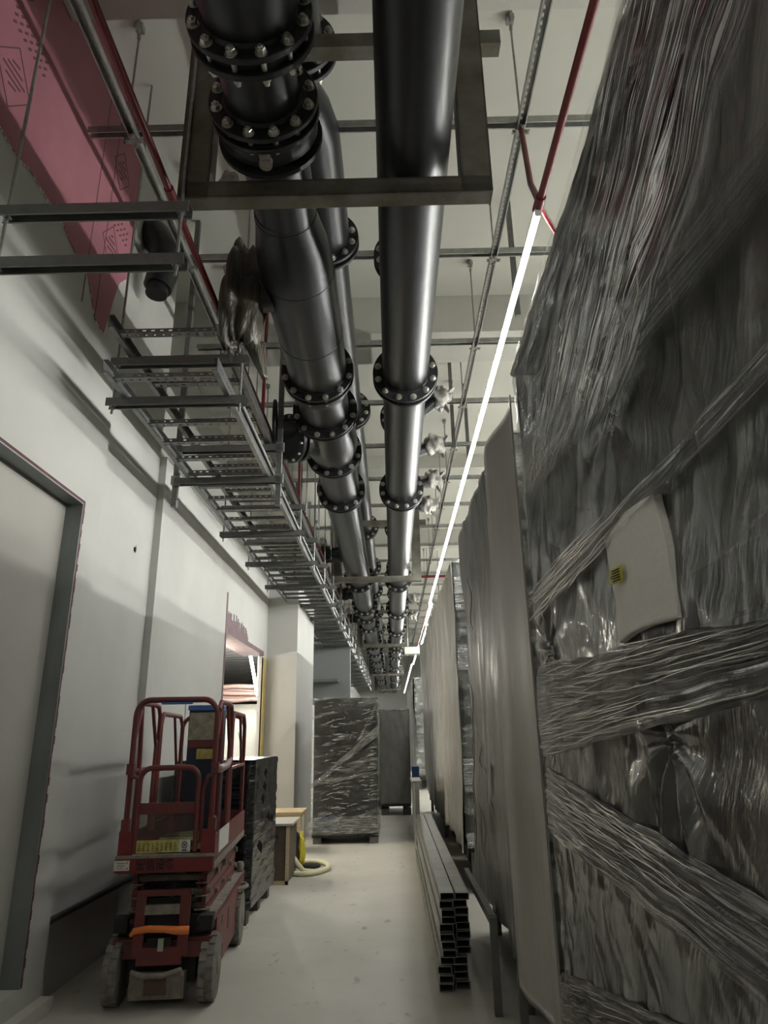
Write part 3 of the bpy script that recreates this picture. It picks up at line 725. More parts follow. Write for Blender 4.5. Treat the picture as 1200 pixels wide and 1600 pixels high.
o = MB().grid(lambda u, v: (FX+.0+1.6*u, Y0+(Y1-Y0)*v, Z1-.02+.03*noise.noise(Vector((u*5,v*14,0)))), 20, 90)
o.build('top_sheet', M_SHEETD, c1)
def ribbon(q, x, m, seed, par, name='film_band', nu=90, nv=26, amp=.012):
    "q: four (y,z) corners: left-bottom, right-bottom, right-top, left-top; u runs along the band"
    q = [Vector((0,a,b)) for a, b in q]
    def fn(u, v):
        p = q[0].lerp(q[1], u).lerp(q[3].lerp(q[2], u), v)
        rg = 1-abs(noise.noise(Vector((u*2.2, v*9, seed))))*2; rg2 = 1-abs(noise.noise(Vector((u*5, v*24, seed+3))))*2
        ed = .012*noise.noise(Vector((u*8, round(v), seed)))
        return (x - amp*rg - amp*.45*rg2 + .02*((2*v-1)**8), p.y, p.z+ed)
    return MB().grid(fn, nu, nv).build(name, m, par)
FB = film('band_film', tint=(.92,.91,.86), lo=.10, hi=.80, uv=True, stretch=(2.2,30,1), bump=2.0, rough=.08, detail=4, ior=2.0, fmin=.47, fmax=.70)  # pale milky streaks in the tint stand for glints along the bands
FBL = film('light_band_film', tint=(.62,.62,.59), lo=.02, hi=.42, uv=True, stretch=(.8,20,1), bump=1.0, rough=.10, detail=4, ior=1.6, fmin=.46, fmax=.76, fade=5)
def pxq(l): return [(p.y, p.z) for p in (at(a, b, x=FX) for a, b in l)]
ribbon(pxq([(858,1182),(1240,1085),(1240,955),(850,1042)]), FX-.03, FB, 2.0, c1)
ribbon(pxq([(872,1302),(1240,1590),(1240,1420),(865,1200)]), FX-.032, FB, 5.0, c1)
ribbon(pxq([(894,1600),(1060,1690),(1080,1600),(888,1518)]), FX-.03, FB, 8.0, c1)
ribbon(pxq([(842,985),(1240,600),(1240,520),(838,930)]), FX-.036, FBL, 11.0, c1)
ribbon(pxq([(826,800),(1240,330),(1240,170),(816,690)]), FX-.038, FBL, 14.0, c1)
ribbon(pxq([(830,770),(1130,-60),(1010,-60),(812,560)]), FX-.034, FBL, 17.0, c1, amp=.02)
ribbon(pxq([(834,700),(1000,-60),(1240,-60),(980,720)]), FX-.042, FBL, 20.0, c1, amp=.02)
# fine film pleats, added in pale shiny metal to give glint lines
M_GLINT_PLEAT = mat('glint_pleat', (.80,.79,.75), .10, .55, spec=1.0)
def pleats(q, n, seed, x, nm, ulo=0, uhi=1, lmin=.10, lmax=.36, rr=.0012):
    random.seed(seed); q = [Vector((x,a,b)) for a, b in q]; o = MB()
    for i in range(n):
        v = random.random(); u0 = ulo + (uhi-ulo)*random.random()**1.3; L_ = random.uniform(lmin, lmax); sl = random.uniform(-.12,.12)
        pts_ = []
        for k in range(6):
            u = min(1, u0+L_*k/5); vv = min(1, max(0, v+sl*k/5))
            p = q[0].lerp(q[1], u).lerp(q[3].lerp(q[2], u), vv); p.x -= .005*sin(k*1.9+i)+.004; p.z += random.uniform(-.0015,.0015); pts_.append(p)
        r_ = rr*random.uniform(.6,1.7)
        o.tube(pts_, [r_*.2,r_*.8,r_,r_,r_*.8,r_*.2], 6)
    b_ = o.build(nm, M_GLINT_PLEAT, c1); b_['kind'] = 'stuff'
pleats(pxq([(858,1182),(1240,1085),(1240,955),(850,1042)]), 95, 1, FX-.048, 'pleats', 0, .75)
pleats(pxq([(872,1302),(1240,1590),(1240,1420),(865,1200)]), 75, 2, FX-.050, 'pleats', 0, .7)
pleats(pxq([(842,985),(1240,600),(1240,520),(838,930)]), 45, 3, FX-.054, 'pleats', 0, .5)
pleats(pxq([(826,800),(1000,-60),(1240,-60),(980,640)]), 60, 4, FX-.056, 'pleats', 0, .5, .05, .2, .0018)
pleats(pxq([(894,1600),(1060,1690),(1080,1600),(888,1518)]), 20, 5, FX-.048, 'pleats', 0, .7)
# rumpled glossy lip along the top corner
MB().tube([(FX-.01+.02*noise.noise(Vector((0,k*.9,1))), Y0+(Y1-Y0)*k/60, Z1-.01+.025*noise.noise(Vector((0,k*.7,4)))) for k in range(61)], .022, 8).build('rolled_film_edge', M_SHEET, c1)
# foam pad
fp = thing('foam_pad', 'white foam sheet tucked under the film of the nearest cabinet', 'foam sheet', (FX-.04,2.05,1.9))
cor = [at(960,1005,x=FX-.05), at(1050,965,x=FX-.05), at(1012,772,x=FX-.05), at(936,840,x=FX-.05)]
def fpad(u, v):
    p = cor[0].lerp(cor[1], u).lerp(cor[3].lerp(cor[2], u), v)
    return (FX-.035-.015*sin(u*pi) + .006*noise.noise(Vector((u*4,v*4,2))), p.y-.015*sin(v*pi), p.z + .008*sin(u*pi))
MB().grid(fpad, 24, 30, (.022,0,0)).build('foam_sheet', M_FOAM, fp)
cs = [at(957,915,x=FX-.055), at(977,907,x=FX-.055), at(974,883,x=FX-.055), at(955,892,x=FX-.055)]
lb = MB().grid(lambda u, v: cs[0].lerp(cs[1], u).lerp(cs[3].lerp(cs[2], u), v) + Vector((-.008,0,0)), 2, 2, (.002,0,0)).build('warning_label', mat('warning_yellow', (.62,.55,.05), .5), fp)
o = MB()
for k in range(5):
    v = .15+k*.17; a = cs[0].lerp(cs[3], v); b = cs[1].lerp(cs[2], v)
    o.beam(a.lerp(b, .3)+Vector((-.0095,0,0)), a.lerp(b, .88)+Vector((-.0095,0,0)), .004, .001, (1,0,0))
a = cs[0].lerp(cs[1], .15); b = cs[3].lerp(cs[2], .15)
o.add([a.lerp(b,.35)+Vector((-.0095,0,0)), a.lerp(b,.35)+Vector((-.0095,-.012,0)), a.lerp(b,.65)+Vector((-.0095,-.006,0))], [(0,1,2)])
o.build('label_print', M_DARK, lb)

# milky sheet hanging between cabinets one and two
sh = thing('plastic_sheet', 'smooth milky plastic sheet hanging between the first and second cabinets', 'plastic sheet', (.7,4.1,.25))
MB().grid(lambda u, v: (.70 + .035*sin(u*6.5+.4) + .015*noise.noise(Vector((u*5,v*2,1))) , 3.50+(1.12+.04*sin(v*5))*u, .22+3.25*v+ (.10*sin(u*3.1) if v < .02 else 0)), 50, 50, (.01,0,0)).build('sheet', M_SHEET, sh)

def side_cab(name, label, y0, y1, z0, z1, seed, m, x=FX, xw=2.3, group='wrapped cabinets', inner=M_CAB, bulge=.05, legs=True, wavy=.06, streaks=True):
    t = thing(name, label, 'wrapped cabinet', ((x+xw)/2,(y0+y1)/2,0), 0, group)
    MB().box((x+.07,y0+.05,z0+.05), (xw,y1-.03,z1-.05)).build('cabinet_body', inner, t)
    n = max(40, int((y1-y0)*26))
    def fn(u, v):
        y = y0+(y1-y0)*u; z = z0+(z1-z0)*v
        return (x - fold(y, z, seed, .8)*1.2 - bulge*noise.noise(Vector((y*.8,z*.6,seed))), y, z + (wavy*noise.noise(Vector((y*2,0,seed))) if v < .02 else 0))
    MB().grid(fn, n, 70, (.01,0,0)).build('side_sheet', m, t)
    MB().grid(lambda u, v: (x+.01+(xw-x)*u, y0+.0-.015*noise.noise(Vector((u*7,v*9,seed))), z0+.1+(z1-z0-.1)*v), 30, 60, (0,.01,0)).build('front_film', M_SHEETD if not streaks else film('front_film_%d' % int(seed), lo=.08, hi=.6, stretch=(3,1,9), bump=.8), t)
    MB().grid(lambda u, v: (x-.01+(xw-x)*u, y0+(y1-y0)*v, z1-.01+.03*noise.noise(Vector((u*6,v*9,seed)))), 16, 30, (0,0,-.01)).build('top_sheet', m, t)
    if legs:
        MB().box((x+.06,y0+.05,z0-.02), (xw,y1-.05,z0+.05)).build('base_frame', M_DARK, t)
        for yy_ in (y0+.12, (y0+y1)/2, y1-.15):
            for xx in (x+.1, xw-.1):
                MB().box((xx-.03,yy_-.03,0), (xx+.03,yy_+.03,z0)).build('leg', M_GALVD, t)
    return t
c2 = side_cab('wrapped_cabinet', 'second cabinet along the right, under loose shiny grey plastic sheet', 4.05, 6.65, .34, 3.50, 2.2, M_SHEETD, xw=2.3)
# glossy crumple lines over cabinet two
o = MB(); random.seed(9)
for i in range(14):
    y = random.uniform(5.0,6.6); z = random.uniform(.6,2.6); l = random.uniform(.2,.7)
    o.tube([(FX-.045-.01*sin(k), y+.04*sin(k*1.3+i)+k*.015, z+l*k/7) for k in range(8)], [.002,.005,.006,.007,.006,.005,.004,.002], 6)
    o.build('film_crease', M_SHEET, c2); o = MB()
c3 = side_cab('wrapped_cabinet', 'third cabinet along the right, long pale sheet over a dark film wrapped front', 7.95, 16.4, .42, 3.62, 6.6, mat('pale_shiny_sheet', (.50,.48,.435), .28, bump=.7, bscale=2.2, var=.35, vscale=1.6, stretch=(1,4,.8), spec=.6), xw=2.3)
for i, (z0, z1) in enumerate(((3.0,3.4),(1.0,1.35),(.45,.6),(2.3,2.6))):
    o = MB().grid(lambda u, v: (FX+.02+1.2*u, 7.92-.01*noise.noise(Vector((u*4,v*9,i))), z0+(z1-z0)*v+.05*u), 40, 12)
    o.build('film_band', FB, c3)
c4 = side_cab('wrapped_cabinet', 'fourth cabinet along the right, dark with clear film bands', 22.5, 30, .3, 3.4, 8.6, M_SHEETD, x=.70)
c5 = side_cab('wrapped_cabinet', 'dark green grey covered cabinet farthest down the aisle', 15.6, 17.2, .12, 2.17, 3.6, M_GREEN, x=-.30, xw=.36, legs=False, streaks=False, group=None)
for k in (-.2, .28): MB().box((k-.08,15.62,0), (k+.08,17.1,.12)).build('skid', M_DWOOD, c5)
tag(MB().box((.37,14.7,.741), (.52,14.9,1.0)).build('blue_box', M_BLUE), 'small blue box resting on the farthest upright steel sheet', 'box')
wd = thing('white_duct', 'short white duct crossing below the far tube lights', 'duct', (1,20.4,3.9))
MB().box((.40,20.2,3.9), (1.6,20.6,4.1)).build('duct_body', mat('white_duct_paint', (.62,.64,.56), .6), wd)
for x in (.5,1.5): MB().cyl((x,20.4,4.1), (x,20.4,CZ), .01, 8).build('hanger_rod', M_GALV, wd)
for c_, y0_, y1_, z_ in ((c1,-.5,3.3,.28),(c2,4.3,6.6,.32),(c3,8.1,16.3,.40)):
    MB().box((.98,y0_,0), (2.25,y1_,z_-.001)).build('dark_gap_fill', M_DARK, c_)  # black boxes filling the dark gap under the cabinets
# steel stand legs under cabinet two
for i, (x, y, zt) in enumerate(((.60,4.78,.52),(.70,4.45,.36))):
    tag(MB().beam((x,y,0), (x,y,zt), .045, .045, (0,1,0)).build('steel_upright', M_GALVD), ['dark steel post standing before the second cabinet','shorter dark steel post by the hanging milky sheet'][i], 'post')
tag(MB().beam((.60,4.8,.50), (.60,6.4,.50), .04, .05).build('long_steel_bar', M_GALVD), 'long steel rail along the foot of the second cabinet', 'rail')
tag(MB().beam((.80,4.8,.24), (.98,3.9,.24), .05, .05).beam((.80,4.8,.24), (.80,4.8,0), .04, .04, (0,1,0)).beam((.97,3.95,.24), (.97,3.95,0), .04, .04, (0,1,0)).build('slanting_steel_bar', M_GALVD), 'slanting steel base bar under the milky sheet', 'rail')

# ================================================================ CHANNEL PILE
M_CH = mat('stacked_channel_steel', (.42,.42,.38), .4, .7, var=.25, vscale=8)
random.seed(4)
ch = None
for col in range(2):
    for row in range(12):
        dx = random.uniform(-.012,.012) - (.02 if row < 4 else 0); dy = random.uniform(-.03,.03)
        x = .345 + col*.1 + dx; z = .003 + row*.0475
        if ch is None:
            o = MB(); L = 4.9; w2, h, t = .046, .044, .003
            o.box((-w2,0,0), (w2,L,t)).box((-w2,0,h-t), (w2,L,h)).box((w2-t,0,t), (w2,L,h-t)).box((-w2,.02,t), (-w2+t,L,h-t))
            ch = o.build('steel_channel', M_CH)
            q = ch
        else: q = ch.copy(); COL.objects.link(q)
        q.location = (x, 5.2+dy+col*.05, z)
        pos = 'at the bottom' if row == 0 else 'on top' if row == 11 else '%s from the bottom' % ORD[row].replace('nearest','first')
        tag(q, 'galvanised steel channel in the %s column of the floor pile, %s' % (('left','right')[col], pos), 'steel channel', 'steel channels piled on the floor')
# boards leaning farther along
for i in range(5):
    y = 10.4+i*1.05
    tag(MB().box((.30+.02*i,y,0), (.36+.02*i,y+.9,.95-.06*i)).box((.26+.02*i,y+.0,.95-.06*i), (.40+.02*i,y+.9,.98-.06*i)).build('steel_sheet', M_CH), '%s grey steel panel standing on edge beyond the channel pile' % nth(i), 'steel panel', 'steel panels standing on edge')

# ================================================================ FAR CRATE
fc = thing('wrapped_crate', 'tall dark crate in clear film standing in the middle of the aisle', 'wrapped crate', (-.79,12.3,0))
MB().box((-1.31,11.72,.16), (-.27,12.9,2.19)).build('crate_body', mat('crate_dark', (.035,.038,.036), .5, var=.2), fc, bevel=.01)
MB().box((-1.32,11.7,.09), (-.26,12.9,.17)).build('pallet_deck', M_DARK, fc)
for x in (-1.3, -.40): MB().box((x,11.7,0), (x+.13,12.9,.1)).build('skid', M_GALVD, fc)
F1 = film('crate_film', ior=1.7, lo=.02, hi=.42, stretch=(3,1,16), rot=(0,R(10),0), bump=2.2, rough=.07, detail=5, fmin=.52, fmax=.74)
def cf(u, v):
    x = -1.345+1.11*u; z = .12+2.11*v
    return (x+.012*noise.noise(Vector((1,z*3,0))), 11.67-.022*(1-abs(noise.noise(Vector((x*2+z*1.1,z*4.5-x*1.2,2))))*2)-.012*noise.noise(Vector((x*9,z*14,5))), z)
MB().grid(cf, 80, 140).build('stretch_film', F1, fc)
MB().grid(lambda u, v: (-.24+.01*noise.noise(Vector((u*4,v*8,0))), 11.68+1.2*u, .12+2.11*v), 30, 60).build('stretch_film', F1, fc)
MB().grid(lambda u, v: (-1.34+1.1*u, 11.68+1.2*v, 2.215+.012*noise.noise(Vector((u*9,v*8,0)))), 30, 30).build('stretch_film', F1, fc)
FS = film('crate_band_film', lo=.08, hi=.7, uv=True, stretch=(6,16,1), bump=1.2, rough=.12)
for i, q in enumerate((((-1.35,.14),(-.24,.16),(-.24,.42),(-1.35,.38)), ((-1.35,.80),(-.24,1.62),(-.24,1.78),(-1.35,.86)), ((-.62,1.5),(-.24,2.1),(-.24,2.24),(-.50,1.6)), ((-1.35,.86),(-.24,1.02),(-.24,1.08),(-1.35,.90)))):
    V4 = [Vector((a,11.635-.004*i,b)) for a, b in q]
    MB().grid(lambda u, v: V4[0].lerp(V4[1], u).lerp(V4[3].lerp(V4[2], u), v) + Vector((0,-.012*(1-abs(noise.noise(Vector((u*5,v*8,i))))*2),0)), 60, 10).build('film_band', FS, fc)
random.seed(44); o = MB()
for i in range(150):
    x = random.choice((random.gauss(-1.0,.09), random.gauss(-.42,.10), random.uniform(-1.3,-.3))); z = random.uniform(.2,2.15); L_ = random.uniform(.04,.16); sl = random.uniform(-.1,.35)
    x = min(max(x,-1.32),-.38); r_ = random.uniform(.0015,.0045)
    o.tube([(x+L_*k/4, 11.63-.006*sin(k*2+i), z+L_*sl*k/4+random.uniform(-.004,.004)) for k in range(5)], [r_*.3,r_,r_,r_,r_*.3], 6)
o.build('pleats', mat('crate_glint_pleat', (.78,.78,.74), .12, .5, spec=1.0), fc)['kind'] = 'stuff'  # short pale metallic pleats added for the glints on the crate film
for k, x in enumerate((-1.17,-1.0)): MB().lathe((x-.0,11.705,.30), (0,-1,0), [(0,.12),(.02,.12),(.03,.09)], 24).build('blue_fan', mat('blue_plastic_%d' % k, (.10,.13,.26), .5), fc)

# ================================================================ BLACK PALLET, BOXES
bp_ = thing('wrapped_pallet', 'tall narrow pallet load in black stretch film behind the lift', 'wrapped pallet', (-1.7,7.5,0))
def bf(u, v):
    per = [(-2.1,6.87),(-1.38,6.87),(-1.33,6.90),(-1.31,8.08),(-1.36,8.12),(-2.1,8.12),(-2.1,6.87)]
    s = u*6; i = min(int(s), 5); t = s-i; x = per[i][0]+(per[i+1][0]-per[i][0])*t; y = per[i][1]+(per[i+1][1]-per[i][1])*t
    z = .13+1.275*v; k = .012*noise.noise(Vector((x*5,y*5,z*16)))+.006*noise.noise(Vector((x*14,y*14,z*40)))
    return (x+k+.03*(v-.5)*0, y-k, z)
MB().grid(bf, 120, 90).box((-2.1,6.88,1.38), (-1.34,8.1,1.405)).box((-2.09,6.9,.13), (-1.36,8.08,1.38)).build('black_film', M_BLKFILM, bp_)
random.seed(8); o = MB()
for i in range(9):
    c = Vector((-1.30, random.uniform(6.95,8.0), random.uniform(.4,1.3)))
    o.add([c, c+Vector((.035,.02,.02)), c+Vector((.01,.05,.05)), c+Vector((.03,.01,-.05))], [(0,1,2),(0,3,1)])
o.build('torn_flap', M_BLKFILM, bp_)
for y in (6.9, 7.45, 7.98): MB().box((-2.1,y,.0), (-1.36,y+.12,.1)).build('skid', M_DWOOD, bp_)
MB().box((-2.1,6.88,.1), (-1.36,8.1,.13)).build('deck', M_DWOOD, bp_)
cb = thing('plywood_cabinet', 'dark brown open plywood box behind the black pallet', 'box', (-1.4,8.9,0))
MB().box((-1.75,8.66,.03), (-1.24,9.3,.62)).build('body', M_DWOOD, cb)
MB().box((-1.78,8.63,.62), (-1.2,9.32,.645)).build('lid', mat('pale_lid', (.42,.40,.36), .7), cb)
MB().box((-1.275,8.645,.0), (-1.235,8.66,.62)).box((-1.75,8.645,0), (-1.24,8.66,.04)).build('edge_batten', M_WOOD, cb)
wc = thing('wooden_crate', 'pale yellow plywood crate by the foot of the white column', 'crate', (-1.6,11.3,0))
MB().box((-1.86,10.8,.07), (-1.385,11.4,.53)).build('body', M_WOOD, wc)
MB().box((-1.89,10.77,.53), (-1.36,11.42,.56)).build('lid', M_WOOD, wc)
for y in (10.82, 11.3): MB().box((-1.86,y,0), (-1.39,y+.08,.07)).build('skid', M_WOOD, wc)
MB().box((-1.386,10.95,.2), (-1.38,11.2,.48)).build('paper_note', M_WHITE, wc)
MB().box((-1.5,10.792,.35), (-1.46,10.8,.47)).build('metal_clip', M_DARK, wc)
def sack(name, label, c, r, m, s, cat):
    c = Vector(c); o = MB()
    def fn(u, v):
        th = 2*pi*u; ph = pi*(v-.5); d = Vector((cos(th)*cos(ph), sin(th)*cos(ph), sin(ph)))
        k = 1+.35*noise.noise(d*2.2+Vector((s,0,0)))
        return (c.x+d.x*r[0]*k, c.y+d.y*r[1]*k, max(.004, c.z+d.z*r[2]*k))
    return tag(o.grid(fn, 32, 20).build(name, m), label, cat)
sack('plastic_bag', 'crumpled yellow plastic bag beside the pale crate', (-1.24,9.75,.18), (.06,.08,.22), M_BAG, 1, 'bag')
sack('plastic_bag', 'black bag lying between the brown box and the pale crate', (-1.36,9.7,.22), (.12,.15,.26), M_FLANGE, 4, 'bag')
hp = [(-1.42+.28*cos(a)*1.0, 9.55+.42*sin(a), .03) for a in [k*2*pi/30 for k in range(31)]]
tag(MB().tube([(x+.28,y,z) for x, y, z in hp], .028, 8).build('foam_hose', M_FOAMY), 'loop of cream foam tubing lying on the floor', 'tubing')
tag(MB().tube([(-1.33,9.3,.25),(-1.27,9.25,.20),(-1.2,9.2,.12),(-1.13,9.2,.05),(-1.02,9.25,.03)], .03, 8).build('foam_hose', M_FOAMY), 'short bent piece of cream foam tubing by the brown box', 'tubing')
tag(MB().lathe((-1.12,9.75,.0), (0,0,1), [(0,.14),(.02,.15),(.035,.13),(.035,.02)], 24).build('black_disc', M_FLANGE), 'flat black disc inside the foam tubing loop', 'disc')

# ================================================================ SCISSOR LIFT
SL = thing('scissor_lift', 'dusty red scissor lift parked against the left wall', 'scissor lift', (-1.515,4.93,0), R(5)); SL.scale = (.85,1,1)
def lp(name, mb, m, parent=None, **k): return mb.build(name, m, parent or SL, False, **k)
# local frame: x -0.37..0.37, y 0 (front) .. 1.75 (rear)
def wheel(x, y, r=.19, wd=.12, side=1):
    o = MB().lathe((x-wd/2,y,r), (1,0,0), [(0,r*.62),(.004,r*.95),(.016,r),(wd-.016,r),(wd-.004,r*.95),(wd,r*.62)], 36, False)
    for k in range(18):
        for s_ in (-1, 1):
            a = 2*pi*(k+(.5 if s_ > 0 else 0))/18
            M = Matrix.Translation((x,y,r)) @ Matrix.Rotation(a, 4, 'X')
            o.box((.004 if s_ > 0 else -wd*.44,-.024,r-.004), (wd*.44 if s_ > 0 else -.004,.024,r+.006), M)
    t = lp('wheel', o, M_TYRE)
    lp('hub', MB().lathe((x+side*wd*.38,y,r), (side,0,0), [(0,r*.64),(.012,r*.60),(.006,r*.3),(.02,r*.28),(.024,.01)], 24), M_DUST, t)
wheel(-.35, .16, side=-1); wheel(.35, .16); wheel(-.35, 1.42, side=-1); wheel(.36, 1.42, .19, .11)
for s_ in (-1, 1):
    x0, x1 = sorted((s_*.375, s_*.355))
    o = MB().box((x0,.22,.22), (x1,1.35,.48)).box(tuple(sorted((s_*.375,s_*.24)))[0:1]+(.10,.46), tuple(sorted((s_*.375,s_*.24)))[1:2]+(1.75,.485))
    o.box((x0,.55,.12), (x1,1.25,.22)).box((x0,1.35,.36), (x1,1.72,.48))
    lp('side_plate', o, M_LIFT)
    lp('ledge_dust', MB().box((min(s_*.37,s_*.25),.12,.486), (max(s_*.37,s_*.25),1.7,.492)), M_DUST)
    lp('slot', MB().box((s_*.3755-.001,.75,.26), (s_*.3755+.001,.80,.40)).box((s_*.3755-.001,.45,.36), (s_*.3755+.001,.48,.42)), M_DARK)
lp('front_crossmember', MB().box((-.37,.06,.27), (.37,.1,.36)).box((-.37,.07,.36), (-.2,.2,.38)).box((.2,.07,.36), (.37,.2,.38)), M_LIFT)
lp('front_recess', MB().box((-.35,.12,.36), (.35,.16,.50)), M_DARK)
for s_ in (-1,1):
    lp('tow_hole', MB().lathe((s_*.31,.06,.315), (0,-1,0), [(0,.026),(.002,.026)], 20), M_DARK)
    lp('corner_block', MB().box((min(s_*.37,s_*.27),.05,.42), (max(s_*.37,s_*.27),.16,.505)), M_DARK)
lp('chassis_floor', MB().box((-.25,.1,.12), (.25,1.7,.3)), M_DARK)
# ladder / entry frame
o = MB()
for s_ in (-1,1):
    o.beam((s_*.165,.0,.30), (s_*.165,.02,.66), .075, .03, (0,1,0))
o.beam((-.2,.01,.655), (.2,.01,.655), .03, .035)
o.beam((-.165,.0,.30), (.165,.0,.30), .03, .10)
lp('ladder', o, M_LIFT)
lp('ladder_step', MB().tube([(-.19,-.02,.22),(-.1,-.05,.205),(.05,-.055,.205),(.17,-.03,.225),(.175,.0,.19)], .017, 8)  , M_DUST)
lp('ladder_step', MB().beam((-.13,.0,.56), (.13,.0,.56), .03, .055), M_DUST)
lp('ladder_opening', MB().box((-.115,.03,.44), (.115,.04,.62)).box((-.1,-.012,.315), (.08,-.004,.40)), M_DARK)
lp('light_switch', MB().box((-.01,-.03,.33), (.03,-.01,.40)), mat('pale_green_plastic', (.45,.48,.36), .5))
lp('tray_cover', MB().box((-.21,.02,.055), (.19,.3,.19)), M_DUST)
lp('tray_panel', MB().box((-.1,.012,.08), (.06,.02,.175)), mat('rusty_plate', (.15,.09,.07), .8, var=.3))
# orange strap
lp('orange_strap', MB().tube([(-.215,-.03,.425),(-.19,-.04,.45),(-.08,-.05,.462),(.03,-.05,.458),(.13,-.05,.448),(.215,-.04,.445)], [.012,.019,.021,.02,.025,.024], 8), M_ORANGE)
# folded scissor arms
for lv in range(5):
    z = .50+lv*.062
    for s_ in (-1,1):
        x = s_*.27
        a = lp('scissor_arm', MB().beam((x,.16,z+ (.006 if lv%2 else 0)), (x,1.62,z+(0 if lv%2 else .006)), .035, .052).beam((x-s_*.05,.2,z+.01), (x-s_*.05,1.58,z+.01), .03, .05), M_LIFT)
        for y in (.22,.55,.9,1.25,1.55):
            if (lv+int(y*10)) % 2 == 0: lp('pivot_pin', MB().cyl((x,y,z), (x+s_*.045,y,z), .021, 12), M_DUST, a)
for z in (.53,.62,.71): lp('cross_tube', MB().cyl((-.27,.2,z), (.27,.2,z), .022, 12), M_DUST)
for s_ in (-1,1):
    for z in (.52,.60,.68,.755): lp('arm_end_cap', MB().box((s_*.255-.05,.135,z-.003), (s_*.255+.05,.16,z+.004)), M_DUST)
# platform
lp('platform_deck', MB().box((-.36,-.02,.775), (.36,1.62,.815)), M_LIFT)
lp('front_band', MB().box((-.375,-.045,.785), (.365,-.02,.872)), M_LIFTB)
lp('front_ledge', MB().box((-.375,-.05,.868), (.365,0,.885)), M_DUST)
for s_ in (-1,1):
    x0, x1 = sorted((s_*.365, s_*.345))
    k = lp('side_toe_board', MB().box((x0,0,.815), (x1,1.62,.99)), M_LIFT)
    lp('corner_plate', MB().box((min(s_*.37,s_*.26),-.03,.88), (max(s_*.37,s_*.26),-.01,1.03)), M_LIFTB)
    lp('side_rim', MB().box((x0-.004,0,.785), (x1+.004,1.62,.83)), M_DUST)
lp('rear_toe_board', MB().box((-.36,1.6,.8), (.36,1.62,.99)), M_LIFT)
lp('paper_notice', MB().box((.366,.16,.86), (.369,.62,1.0)), M_WHITE)
lab = lp('maker_plate', MB().box((-.38,-.048,.798), (-.265,-.045,.866)), M_WHITE)
o = MB()
for k in range(3): o.box((-.36,-.0495,.812+k*.014), (-.31+.01*k,-.048,.815+k*.014))
o.box((-.285,-.0495,.806), (-.278,-.048,.815)).box((-.285,-.0495,.84), (-.278,-.048,.85)); lp('plate_print', o, M_LIFT, lab)
lp('plate_edge', MB().box((-.38,-.0492,.858), (-.265,-.048,.866)), M_LIFTB, lab)
# text on the front band
def text(body, size, m, loc, parent, name='lettering', ext=.001):
    c = bpy.data.curves.new(name, 'FONT'); c.body = body; c.size = size; c.extrude = ext; c.align_x = 'LEFT'; c.offset = .0012
    t = bpy.data.objects.new(name, c); COL.objects.link(t)
    dg = bpy.context.evaluated_depsgraph_get(); dg.update(); me = bpy.data.meshes.new_from_object(t.evaluated_get(dg))
    bpy.data.objects.remove(t); me.materials.clear(); me.materials.append(m)
    o = bpy.data.objects.new(name, me); COL.objects.link(o); o.parent = parent; o.location = loc; o.rotation_euler = (R(90),0,0); return o
text('\u5b8f\u4fe1\u8bbe\u5907', .072, M_DARK, (-.215,-.0465,.802), SL)
# gate
def arch(x0, x1, z0, z1, y, r=.08, n=6, yt=None):
    yt = y if yt is None else yt
    p = [(x0,y,z0)]
    for k in range(n+1):
        a = pi - (pi/2)*k/n; p.append((x0+r+r*cos(a), yt, z1-r+r*sin(a)))
    for k in range(n+1):
        a = pi/2 - (pi/2)*k/n; p.append((x1-r+r*cos(a), yt, z1-r+r*sin(a)))
    p.append((x1,y,z0)); return p
gt = lp('gate', MB().tube(arch(-.245,.215,.90,1.42,-.03,.085), .019, 10), M_LIFT)
lp('gate_plate', MB().box((-.235,-.035,1.13), (.205,-.02,1.20)), M_LIFT, gt)
lp('gate_mesh', MB().box((-.235,-.03,.985), (.205,-.025,1.13)), film('dirty_mesh', tint=(.10,.06,.05), lo=.35, hi=.6, stretch=(6,6,6), bump=.1, rough=.5), gt)
yl = lp('warning_label', MB().box((-.225,-.052,.90), (.10,-.05,.975)), M_YEL, gt)
wl = lp('warning_label', MB().box((.10,-.052,.90), (.185,-.05,.975)), M_WHITE, gt)
o = MB(); random.seed(31)
for k in range(9):
    x = -.215+k*.034
    for j_ in range(4):
        a = random.uniform(0,.02); o.box((x+a,-.0535,.912+.012*j_), (x+.024,-.052,.917+.012*j_))
    o.box((x+.008,-.0535,.91), (x+.012,-.052,.962))
lp('label_print', o, mat('brown_print', (.16,.12,.04), .7), yl)
o = MB().tube([(.142+.020*cos(a),-.053,.942+.020*sin(a)) for a in [k*2*pi/20 for k in range(21)]], .0022, 6).beam((.129,-.053,.929), (.155,-.053,.955), .004, .002, (0,1,0)).beam((.129,-.053,.955), (.155,-.053,.929), .004, .002, (0,1,0)).box((.122,-.0535,.906), (.162,-.052,.913))
lp('no_hands_symbol', o, M_DARK, wl)
